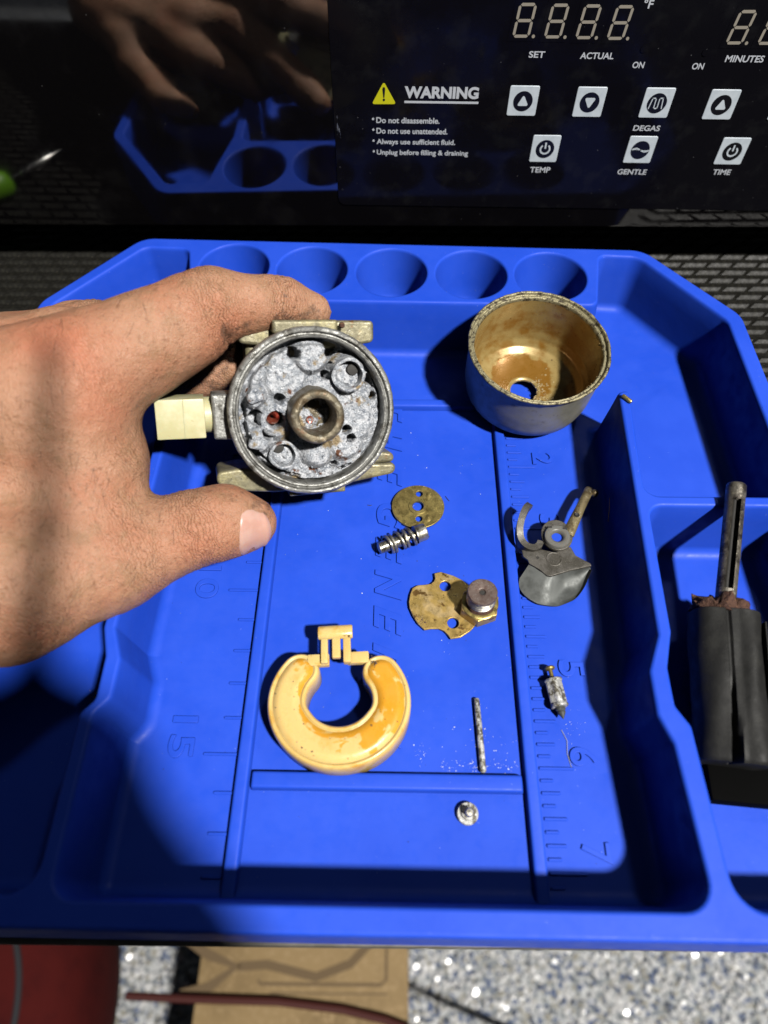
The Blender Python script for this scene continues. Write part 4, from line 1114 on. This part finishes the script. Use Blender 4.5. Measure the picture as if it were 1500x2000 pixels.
topl = shoe(.17)
n_ = len(topl)
rings = [fz(shoe(.17 + d), .90 + .108*(1-(1-min(1, d/.24))**2.2)) for d in (0, .012, .03, .05, .075, .10, .13, .16, .19, .22, .25, .28, .31, .34, .3699)]
V, F = loft(rings)
F = [f[::-1] for f in F]
# close the middle of the lid along its spine
last = (len(rings)-1)*n_
half = n_//2
lid = fpart('float_lid', (V, F), 'float_top')
lv_ = np.array(V); rho = np.hypot(lv_[:, 0], lv_[:, 1]/.93); an = np.degrees(np.arctan2(lv_[:, 1], lv_[:, 0]))
nz_ = (fbm(lv_, 2.4, 5) - .5)*2.2; nz2 = (fbm(lv_ + 31, 7, 3) - .5)*1.6
tide = lambda d, w: np.clip(d/w + .5, 0, 1)
va = .85*tide(1.19 + nz_*.22 - rho, .05)                                             # along the inner edge
arm_ = tide(np.minimum(np.minimum(an + 42 + nz_*90, 66 - an + nz_*20), 60*(rho - 1.22 - nz_*.55 + .004*(60 - an))), 5)
va = np.maximum(va, .95*arm_*(rho < 1.84 + nz_*.2))                                   # pooled on the right arm
va = np.maximum(va, .6*tide(.16 - np.hypot(lv_[:, 0]+1.12, lv_[:, 1]-.98)*.55 + nz_*.2, .06))
va = np.maximum(va, .5*tide(-np.abs(rho - 1.45 - nz_*.5) + .10 + nz2*.2, .05)*((an < -50) & (an > -110)))
va = np.maximum(va, .45*tide(rho - 1.79 + nz_*.1, .03))
va = va*(.86 + .5*nz2)
at = lid.data.attributes.new('varnish', 'FLOAT', 'POINT'); at.data.foreach_set('value', np.clip(va, 0, 1).astype(np.float32))
hm = Matrix.Rotation(math.radians(4), 4, 'Z')
def hb(name, x, y, z, sx, sy, sz, b=.04):
    return fpart(name, box(x, y, z, sx, sy, sz, b, seg=2), 'float', mtx=Matrix.Translation((-.18, 1.72, 1.0)) @ hm)
hb('hinge_arm', -.50, -.57, -.16, .62, .34, .22)
hb('hinge_arm', .62, -.55, -.16, .62, .34, .22)
hb('hinge_leg', -.32, -.32, -.06, .20, .80, .26)
hb('hinge_leg', .32, -.32, -.06, .22, .80, .26)
hb('needle_tab', .02, -.22, .02, .24, .74, .16)
V, F = lathe([(.05, -.49), (.15, -.49), (.165, -.46), (.165, .46), (.15, .49), (.05, .49)], 20)
fpart('hinge_barrel', xf((V, F), Matrix.Rotation(PI/2, 4, 'Y')), 'float', mtx=Matrix.Translation((-.18, 1.72, 1.0)) @ hm @ Matrix.Translation((0, .19, .04)) @ Matrix.Diagonal((1, 1.25, .9, 1)))
tri_ = None
V, F = flecks(70, lambda: (lambda a, r: (r*math.cos(a), r*.93*math.sin(a), 1.0))(random.uniform(-PI*1.2, .2), random.uniform(1.15, 1.75)), .010, .030)
v_, f_ = flecks(14, lambda: (random.gauss(.93, .07), random.gauss(1.05, .07), 1.0), .014, .04); F = F + [tuple(i+len(V) for i in f) for f in f_]; V = V + v_
tag(fpart('dirt_specks', (V, F), 'grime', smooth=None), None, None, kind='stuff')
V, F = flecks(22, lambda: (random.gauss(.17, .06), 1.78 + random.gauss(0, .06), 1.20), .008, .02)
tag(fpart('dirt_patch', (V, F), 'grime', smooth=None), None, None, kind='stuff')

# ------------------------------------------------------------------ small carburettor parts on the tray floor
def T(x, y, z, rz=0.0, rx=0.0, ry=0.0):
    return Matrix.Translation((x, y, z)) @ Matrix.Rotation(rz, 4, 'Z') @ Matrix.Rotation(ry, 4, 'Y') @ Matrix.Rotation(rx, 4, 'X')
def sub(root, name, geo, m, mtx=None, smooth=40, parent=None):
    return obj(name, mesh(name, *(xf(geo, mtx) if mtx else geo)), m, parent or root, smooth=smooth)
# choke disc
dk = thing('brass_disc', 'flat brass disc with three holes in a row, above the spring loaded screw', 'disc', mtx=T(5.06, -6.86, .115, -.05))
sub(dk, 'disc_plate', plate([circle(0, 0, .885, 64, .86), circle(0, .01, .185, 28), circle(.02, .51, .115, 22), circle(.05, -.49, .115, 22)], .07, .012), 'brass')
sub(dk, 'raised_collar', lathe([(.19, .03), (.20, .055), (.31, .055), (.335, .03)], 40), 'brass')
for x, y in ((.33, .47), (.36, -.45)):
    sub(dk, 'staking_dimple', lathe([(.001, .055), (.07, .05), (.11, .03)], 16), 'brass', Matrix.Translation((x, y, 0)) @ Matrix.Diagonal((1, 1.5, 1, 1)))
V, F = [], []
for i in range(6):
    x = .52 + .06*(i % 2) + .02*i; y = .3 - .12*i
    g = text_geo('S' if i % 2 else 'L', .1, .12, .004)
    v, f = xf(g, Matrix.Translation((x, y, .038)) @ Matrix.Rotation(-1.2 + .3*i, 4, 'Z'))
# idle screw with spring
sp = thing('spring_screw', 'small steel screw with a coil spring on its shank, below the brass disc', 'screw', mtx=T(4.53, -8.30, .36, math.radians(24)) @ Matrix.Rotation(PI/2, 4, 'Y'))
sub(sp, 'screw_head', lathe([(.001, .84), (.22, .84), (.275, .81), (.285, .76), (.285, .52), (.27, .50), (.05, .50)], 36), 'steel')
sub(sp, 'head_slot', box(0, 0, .835, .05, .5, .03), 'dark')
sub(sp, 'shank', lathe([(.12, .52), (.12, -.1), (.15, -.12)], 24), 'steel')
thr = []
for i in range(56):
    z = -.82 + i*.0135; thr.append((.165 + .035*((i % 4) in (1, 2)), z))
sub(sp, 'thread', lathe([(.06, -.86), (.13, -.84)] + thr, 28, True), 'steel', smooth=20)
path = [((.285+.012*math.sin(t*.7))*math.cos(t), (.285+.012*math.cos(t*.45))*math.sin(t), -.62 + 1.06*t/(2*PI*5.2) + .05*math.sin(t*.43)) for t in np.linspace(0, 2*PI*5.2, 170)]
sub(sp, 'coil_spring', tube(path, .055, 8), 'steel')
sub(sp, 'washer', lathe([(.13, .46), (.31, .46), (.31, .50), (.13, .50)], 32), 'steel')
# throttle plate with two holes
tp = thing('brass_plate', 'varnish stained brass plate with two holes and two scallops, under the threaded plug', 'plate', mtx=T(6.0, -10.4, .11))
outl = [(5.55, -9.40), (5.76, -9.34), (6.15, -9.47), (6.42, -9.62), (6.60, -9.78), (6.95, -10.1), (7.02, -10.45), (6.92, -10.85), (6.78, -11.12), (6.59, -11.33), (6.29, -11.53), (5.99, -11.59), (5.91, -11.46), (5.80, -11.34), (5.66, -11.27), (5.42, -11.27), (5.21, -11.31), (5.02, -11.13), (4.87, -10.88), (4.76, -10.60), (4.74, -10.40), (4.78, -10.15), (4.86, -9.92), (5.03, -9.82), (5.25, -9.80), (5.43, -9.77), (5.53, -9.68), (5.57, -9.58)]
outl = [(x-6.0, y+10.4) for x, y in outl][::-1]
sub(tp, 'plate_body', plate([outl, circle(-.12, .56, .175, 28), circle(.08, -.68, .175, 28)], .09, .015), 'brass_stained')
V, F = flecks(30, lambda: (random.gauss(-.85, .12), random.gauss(-.62, .07), .045), .012, .03)
tag(sub(tp, 'grime_patch', (V, F), 'grime', smooth=None), None, None, kind='stuff')
# hex nut with threaded plug
nu = thing('threaded_plug', 'threaded pitted plug with a hex nut collar standing on the brass plate edge', 'plug', mtx=T(6.88, -10.62, .145, .12, math.radians(-2)))
hexp = rounded([(.62*math.cos(PI/3*i + .25), .62*math.sin(PI/3*i + .25), .03) for i in range(6)], 0, 3)
sub(nu, 'hex_nut', ([(a, b, c+.21) for a, b, c in plate([hexp], .42, .03)[0]], plate([hexp], .42, .03)[1]), 'brass_stained')
sub(nu, 'nut_washer', lathe([(.42, .42), (.54, .425), (.555, .445), (.53, .465), (.40, .465)], 44, jit=.03), 'brass')
th = []
for i in range(52):
    z = .45 + i*.0115; th.append((.405 + .030*math.sin(i*2*PI/9), z))
sub(nu, 'thread', lathe(th[:20], 44, jit=.04, noise_scale=6), 'rust', smooth=30)
sub(nu, 'bright_thread', lathe(th[19:], 44, jit=.01, noise_scale=6), 'steel', smooth=30)
sub(nu, 'plug_head', lathe([(.41, 1.035), (.44, 1.05), (.445, 1.12), (.42, 1.155), (.16, 1.16), (.10, 1.135), (.07, 1.06), (.001, 1.04)], 48, jit=.012, noise_scale=8), 'plug_metal')
sub(nu, 'bore', lathe([(.001, 1.09), (.078, 1.09)], 18), 'dark')
# throttle lever
lv = thing('throttle_lever', 'grey metal lever bracket with a curved hook, nylon bush, scoop and yellow arm', 'lever', mtx=T(9.2, -9.0, 0))
LO = (9.2, -9.0)
def lpts(l): return [(x-LO[0], y-LO[1]) for x, y in l]
def lplate(name, pts, z, t, m, holes=(), mtx=None, bev=.02):
    a = sum(pts[i][0]*pts[(i+1) % len(pts)][1] - pts[(i+1) % len(pts)][0]*pts[i][1] for i in range(len(pts)))
    p = pts if a > 0 else pts[::-1]
    g = plate([p] + list(holes), t, bev)
    return sub(lv, name, ([(x, y, q+z) for x, y, q in g[0]], g[1]), m, mtx)
bp = lplate('bracket_plate', lpts([(8.30, -8.74), (8.62, -8.80), (8.95, -8.72), (9.35, -8.82), (9.86, -8.60), (9.98, -8.92), (10.40, -9.20), (10.42, -9.28), (9.75, -9.45), (9.12, -9.66), (9.0, -9.64), (8.78, -9.42), (8.50, -9.24), (8.46, -9.10), (8.33, -8.98)]), .52, .10, 'zinc_grey')
sub(lv, 'round_mark', lathe([(.20, .575), (.23, .585), (.255, .575)], 32), 'zinc_grey', Matrix.Translation((.08, -.06, 0)), parent=bp)
sub(lv, 'rivet_hole', lathe([(.001, .576), (.05, .576)], 16), 'dark', Matrix.Translation((-.42, -.02, 0)), parent=bp)
# scoop: dished plate that drops from the fold line to a rounded front
fold = lpts([(8.50, -9.22), (8.66, -9.34), (8.80, -9.46), (9.02, -9.62), (9.35, -9.58), (9.75, -9.45), (10.15, -9.34), (10.42, -9.24)])
arc = lpts([(8.20, -9.62), (8.15, -9.86), (8.34, -10.16), (8.71, -10.42), (9.3, -10.50), (9.88, -10.27), (10.16, -9.95), (10.45, -9.36)])
fz0 = [.50]*8; az0 = [.30, .20, .16, .15, .16, .22, .32, .50]
def resamp(p, k):
    p = np.array(p, float); s = np.r_[0, np.cumsum(np.linalg.norm(np.diff(p, axis=0), axis=1))]; u = np.linspace(0, s[-1], k)
    return np.stack([np.interp(u, s, p[:, i]) for i in range(p.shape[1])], 1)
FA = resamp([(*p, z) for p, z in zip(fold, fz0)], 40); AR = resamp([(*p, z) for p, z in zip(arc, az0)], 40)
for A_ in (AR,):
    for _ in range(3): A_[1:-1] = (A_[:-2] + 2*A_[1:-1] + A_[2:])/4
rows = []
for k in range(13):
    t = k/12; dish = np.sin(PI*min(1, t*1.0))
    row = FA*(1-t) + AR*t
    side = np.linspace(0, 1, 40)
    drop = .30*np.clip((side-.38)/.2, 0, 1)*np.clip(1.05-side, 0, 1)**.3
    row[:, 2] -= drop*math.sin(PI*t)**.5 if t > 0 else 0
    row[:, 2] = np.maximum(row[:, 2], .15)
    rows.append(row)
V = np.concatenate(rows); F = [(i*40+j, i*40+j+1, (i+1)*40+j+1, (i+1)*40+j) for i in range(12) for j in range(39)]
nb_ = len(V); V2 = V.copy(); V2[:, 2] -= .055
edge = [j for j in range(40)] + [i*40+39 for i in range(1, 13)] + [12*40+j for j in range(38, -1, -1)] + [i*40 for i in range(11, 0, -1)]
F2 = [tuple(i+nb_ for i in f[::-1]) for f in F] + [(edge[i], edge[(i+1) % len(edge)], edge[(i+1) % len(edge)]+nb_, edge[i]+nb_) for i in range(len(edge))]
me = mesh('scoop', np.concatenate([V, V2]), F + F2)
bm = bmesh.new(); bm.from_mesh(me); bmesh.ops.recalc_face_normals(bm, faces=bm.faces); bm.to_mesh(me); bm.free()
obj('scoop', me, 'zinc_bright', lv, smooth=50)
# hook: upright strip bent round
hk = resamp([(*p, 0) for p in lpts([(8.66, -7.22), (8.50, -7.42), (8.34, -7.75), (8.25, -8.10), (8.28, -8.42), (8.45, -8.64), (8.70, -8.72), (8.88, -8.60), (8.92, -8.45)])], 40)[:, :2]
for _ in range(4): hk[1:-1] = (hk[:-2] + 2*hk[1:-1] + hk[2:])/4
rings = []
for i, p in enumerate(hk):
    d = hk[min(i+1, 39)] - hk[max(i-1, 0)]; d = d/np.linalg.norm(d); nn = np.array([-d[1], d[0]])*.105
    hgt = .40 if i > 6 else .16 + .18*i/6
    zt = .66 + .45*math.exp(-((i-8)/11)**2)
    rings.append([(p[0]+nn[0], p[1]+nn[1], zt), (p[0]-nn[0], p[1]-nn[1], zt), (p[0]-nn[0], p[1]-nn[1], zt-hgt), (p[0]+nn[0], p[1]+nn[1], zt-hgt)])
V, F = loft(rings, True, True, True)
me = mesh('hook', V, F)
bm = bmesh.new(); bm.from_mesh(me); bmesh.ops.recalc_face_normals(bm, faces=bm.faces); bm.to_mesh(me); bm.free()
obj('hook', me, 'zinc_grey', lv, smooth=30)
lplate('bush_tab', lpts([(9.44 + .50*math.cos(a), -8.26 + .56*math.sin(a)) for a in np.linspace(0, 2*PI, 36, endpoint=False)]), .66, .12, 'zinc_grey')
sub(lv, 'nylon_bush', lathe([(.42, .70), (.42, .80), (.39, .84), (.26, .86), (.22, .84), (.17, .78), (.16, .70)], 40), 'nylon_grey', Matrix.Translation((.22, .62, 0)))
sub(lv, 'bush_hole', lathe([(.001, .73), (.17, .73)], 20), 'silicone', Matrix.Translation((.22, .62, 0)))
for a in (.75, 2.2):
    sub(lv, 'bush_slot', box(.22 + .36*math.cos(a), .62 + .36*math.sin(a) + .03, .83, .14, .06, .06), 'dark')
ap = resamp([(9.80-LO[0], -8.25-LO[1], .70, .19), (10.0-LO[0], -7.85-LO[1], .74, .18), (10.3-LO[0], -7.28-LO[1], .78, .15), (10.6-LO[0], -6.72-LO[1], .74, .15), (10.72-LO[0], -6.5-LO[1], .66, .16), (10.84-LO[0], -6.33-LO[1], .5, .17), (10.9-LO[0], -6.2-LO[1], .30, .15)], 26)
rings = []
for i, p in enumerate(ap):
    d = ap[min(i+1, 25)] - ap[max(i-1, 0)]; d = Vector(d[:3]).normalized(); sd = d.cross(Vector((0, 0, 1))).normalized(); u = sd.cross(d)
    c = Vector(p[:3])
    rings.append([c + sd*p[3]*math.cos(t) + u*.065*math.sin(t) for t in np.linspace(0, 2*PI, 12, endpoint=False)])
V, F = loft(rings, True, True, True)
arm = sub(lv, 'lever_arm', (V, [f[::-1] for f in F]), 'arm_metal', smooth=60)
sub(lv, 'arm_dimple', lathe([(.001, .0), (.05, .01), (.07, .03), (.085, 0)], 18), 'dark', Matrix.Translation((10.14-LO[0], -7.58-LO[1], .83)), parent=arm)
sub(lv, 'arm_ball', lathe([(.001, .14), (.08, .12), (.13, .05), (.13, -.04), (.08, -.12), (.001, -.14)], 20), 'arm_metal', Matrix.Translation((10.88-LO[0], -6.62-LO[1], .66)), smooth=180, parent=arm)
# float needle
nd = thing('float_needle', 'fluted float needle with chalky body and brass spring pin, beside the raised 5', 'needle', mtx=T(8.92, -13.22, .26, math.radians(8)) @ Matrix.Rotation(PI/2, 4, 'X'))
flu = []
V, F = [], []
for i, (z, s) in enumerate(((-.34, .9), (-.33, 1), (.36, 1), (.38, .92))):
    for j in range(32):
        a = 2*PI*j/32; r = .215 + .03*math.cos(a*4); V.append((r*s*math.cos(a), r*s*math.sin(a), z))
for i in range(3):
    for j in range(32): F.append((i*32+j, i*32+(j+1) % 32, (i+1)*32+(j+1) % 32, (i+1)*32+j))
F += [tuple(range(32))[::-1], tuple(96+j for j in range(32))]
sub(nd, 'needle_body', (V, F), 'chalk', smooth=40)
sub(nd, 'end_collar', lathe([(.1, -.40), (.235, -.39), (.25, -.34), (.235, -.30), (.1, -.29)], 28, jit=.05, noise_scale=8), 'chalk')
sub(nd, 'end_collar', lathe([(.1, .32), (.235, .33), (.25, .38), (.235, .42), (.1, .43)], 28, jit=.05, noise_scale=8), 'chalk')
sub(nd, 'needle_tip', lathe([(.14, .40), (.145, .50), (.11, .54), (.12, .58), (.07, .66), (.01, .76)], 24, jit=.02), 'zinc_bright')
sub(nd, 'spring_pin', lathe([(.06, -.30), (.06, -.66), (.13, -.68), (.155, -.72), (.13, -.765), (.001, -.78)], 24), 'brass')
# hinge pin, flanged stud, small pin
hp = thing('hinge_pin', 'straight chalky metal hinge pin lying right of the yellow float', 'pin', mtx=T(6.70, -14.38, .105, math.radians(2.2)) @ Matrix.Rotation(PI/2, 4, 'X'))
sub(hp, 'pin_shaft', lathe([(.001, -1.02), (.06, -1.01), (.085, -.97), (.088, 0), (.085, .97), (.06, 1.01), (.001, 1.02)], 20, jit=.018, noise_scale=5), 'chalk', smooth=60)
st = thing('flanged_stud', 'small round zinc stud with a wide flange standing in front of the cross rib', 'stud', mtx=T(6.26, -16.42, .02, 0, .06, .05))
sub(st, 'flange', lathe([(.001, 0), (.25, 0), (.285, .03), (.285, .10), (.265, .125), (.17, .13)], 40), 'chalk')
sub(st, 'shoulder', lathe([(.18, .12), (.175, .20), (.15, .22), (.10, .225)], 32), 'chalk')
sub(st, 'stem', lathe([(.105, .2), (.105, .44), (.085, .47), (.001, .475)], 24), 'steel')
pn_ = thing('small_pin', 'tiny brass pin lying on the end of the divider wall behind the bowl side', 'pin', mtx=T(11.87, -4.08, 2.475, math.radians(-50)) @ Matrix.Rotation(PI/2, 4, 'Y'))
sub(pn_, 'pin_shaft', lathe([(.001, -.19), (.06, -.185), (.07, -.16), (.07, .15), (.05, .19), (.001, .195)], 18), 'brass')
# pick tool lying on the mat, seen in the glossy housing
pk = thing('pick_tool', 'thin steel pick with a bright green handle, mirrored in the glossy black cleaner', 'pick', mtx=T(-14.75, .9, .15, math.radians(-54)) @ Matrix.Rotation(PI/2, 4, 'Y'))
sub(pk, 'handle', lathe([(.001, -7.0), (.6, -6.9), (.85, -6.2), (.8, -4), (.62, -2.2), (.78, -1.0), (.72, -.35), (.45, -.05), (.2, 0)], 28), 'green', smooth=180)
sub(pk, 'shaft', lathe([(.07, 0), (.07, .55), (.14, .6), (.14, .75), (.08, .8), (.16, .9), (.17, 1.1), (.13, 3.0), (.045, 3.1), (.03, 3.7), (.005, 3.9)], 20), 'chrome', Matrix.Identity(4))

# ------------------------------------------------------------------ rubber boot with slotted rod in the right compartment
bt = thing('rubber_boot', 'black rubber boot with a slotted steel rod and rusty collar in the right compartment', 'boot', (13.2, -13.3, .03))
BI = Matrix.Translation((-13.2, 13.3, -.03))
def rp(name, geo, m, smooth=40, mtx=None, parent=None):
    g = xf(geo, mtx) if mtx else geo
    return obj(name, mesh(name, *xf(g, BI)), m, parent or bt, smooth=smooth)
bax = Vector((13.55, -11.35, 1.55)) - Vector((13.05, -15.25, 1.0)); bl = bax.length
bm_ = axis_frame(Vector((13.05, -15.25, 1.0)), bax, (-1, 0, 0))
def prof_ring(z, s=1.0, cut=.10, wide=.05):
    # left lobe flatter, right lobe round, a split between them that opens toward the front
    pts = []
    for i in range(160):
        a = 2*PI*i/160
        x = .90*math.copysign(abs(math.cos(a))**.74, math.cos(a)); y = .76*math.copysign(abs(math.sin(a))**.82, math.sin(a))
        if x < -.1 and y > 0: y *= 1.0 + .16*math.sin(min(1, (-x-.1)/.8)*PI)
        if y > 0:
            y -= cut*math.exp(-((x-.16)/wide)**4)
            y -= .05*math.exp(-((x-.5)/.5)**2)
        nz = .018*math.sin(x*9 + z*2.1) + .012*math.sin(z*5 + a*3)
        pts.append((x*(s+nz), y*(s+nz), z))
    return pts
zs = [-.05, 0, .05] + [bl*t/14 for t in range(1, 14)] + [bl-.06, bl-.02, bl]
V, F = loft([prof_ring(z, .92 if z < 0 else .97 if z in (0, bl) else 1.0, max(.07, .62*(1 - z/(bl*.62))), max(.035, .10*(1 - z/(bl*.62)))) for z in zs], True, True, True)
rp('boot_body', (V, F), 'black_rubber', 35, bm_)
rp('tongue', box(14.75, -15.72, .30, 4.4, 1.05, .56, .12), 'black_tongue', 30, Matrix.Translation((14.6, -15.7, 0)) @ Matrix.Rotation(-.08, 4, 'Z') @ Matrix.Translation((-14.6, 15.7, 0)))
rp('edge_flap', box(-.92, .25, bl*.6, .05, .5, bl*.7, .015), 'black_rubber', 30, bm_ @ Matrix.Rotation(-.012, 4, 'X'))
V, F = lathe([(.2, bl-.1), (.62, bl-.05), (.68, bl+.05), (.70, bl+.16), (.68, bl+.26), (.64, bl+.36), (.52, bl+.42), (.35, bl+.44), (.2, bl+.46)], 48, jit=.34, noise_scale=6)
rp('rusty_collar', (V, F), 'rust', 60, bm_ @ Matrix.Translation((.06, -.05, 0)))
r0 = Vector((13.55, -11.3, 1.72)); r1 = Vector((14.33, -7.75, 2.86)); rl = (r1-r0).length
rm = axis_frame(r0, r1-r0, (1, 0, 0))
def slotted(L, ro, ri, s0, s1, na=36, half=3):
    zs = [0, s0, s0, s1, s1, L-.12, L-.04, L]; V, F = [], []
    rad = [ro]*5 + [ro, ro*.97, ro*.86]
    gap = lambda j: (j % na) < half or (j % na) >= na-half
    off = -PI/2
    for z, r in zip(zs, rad):
        for j in range(na):
            a = 2*PI*j/na + off; V.append((r*math.cos(a), r*math.sin(a), z))
    for z in zs:
        for j in range(na):
            a = 2*PI*j/na + off; V.append((ri*math.cos(a), ri*math.sin(a), min(z, L-.03)))
    n0 = len(zs)*na
    for i in (0, 2, 4, 5, 6):
        for j in range(na):
            j2 = (j+1) % na
            if i == 2 and gap(j) and gap(j2 if j2 else na): continue
            F.append((i*na+j, i*na+j2, (i+1)*na+j2, (i+1)*na+j)); F.append((n0+i*na+j2, n0+i*na+j, n0+(i+1)*na+j, n0+(i+1)*na+j2))
    F.append(tuple(7*na+j for j in range(na)))
    return V, F
rod = rp('slotted_rod', slotted(rl, .275, .17, .62, rl-.52), 'soot_steel', 40, rm @ Matrix.Rotation(-.12, 4, 'Z'))
rp('rod_core', lathe([(.10, .3), (.10, rl-.2)], 16, True, True), 'dark', 60, rm, rod)
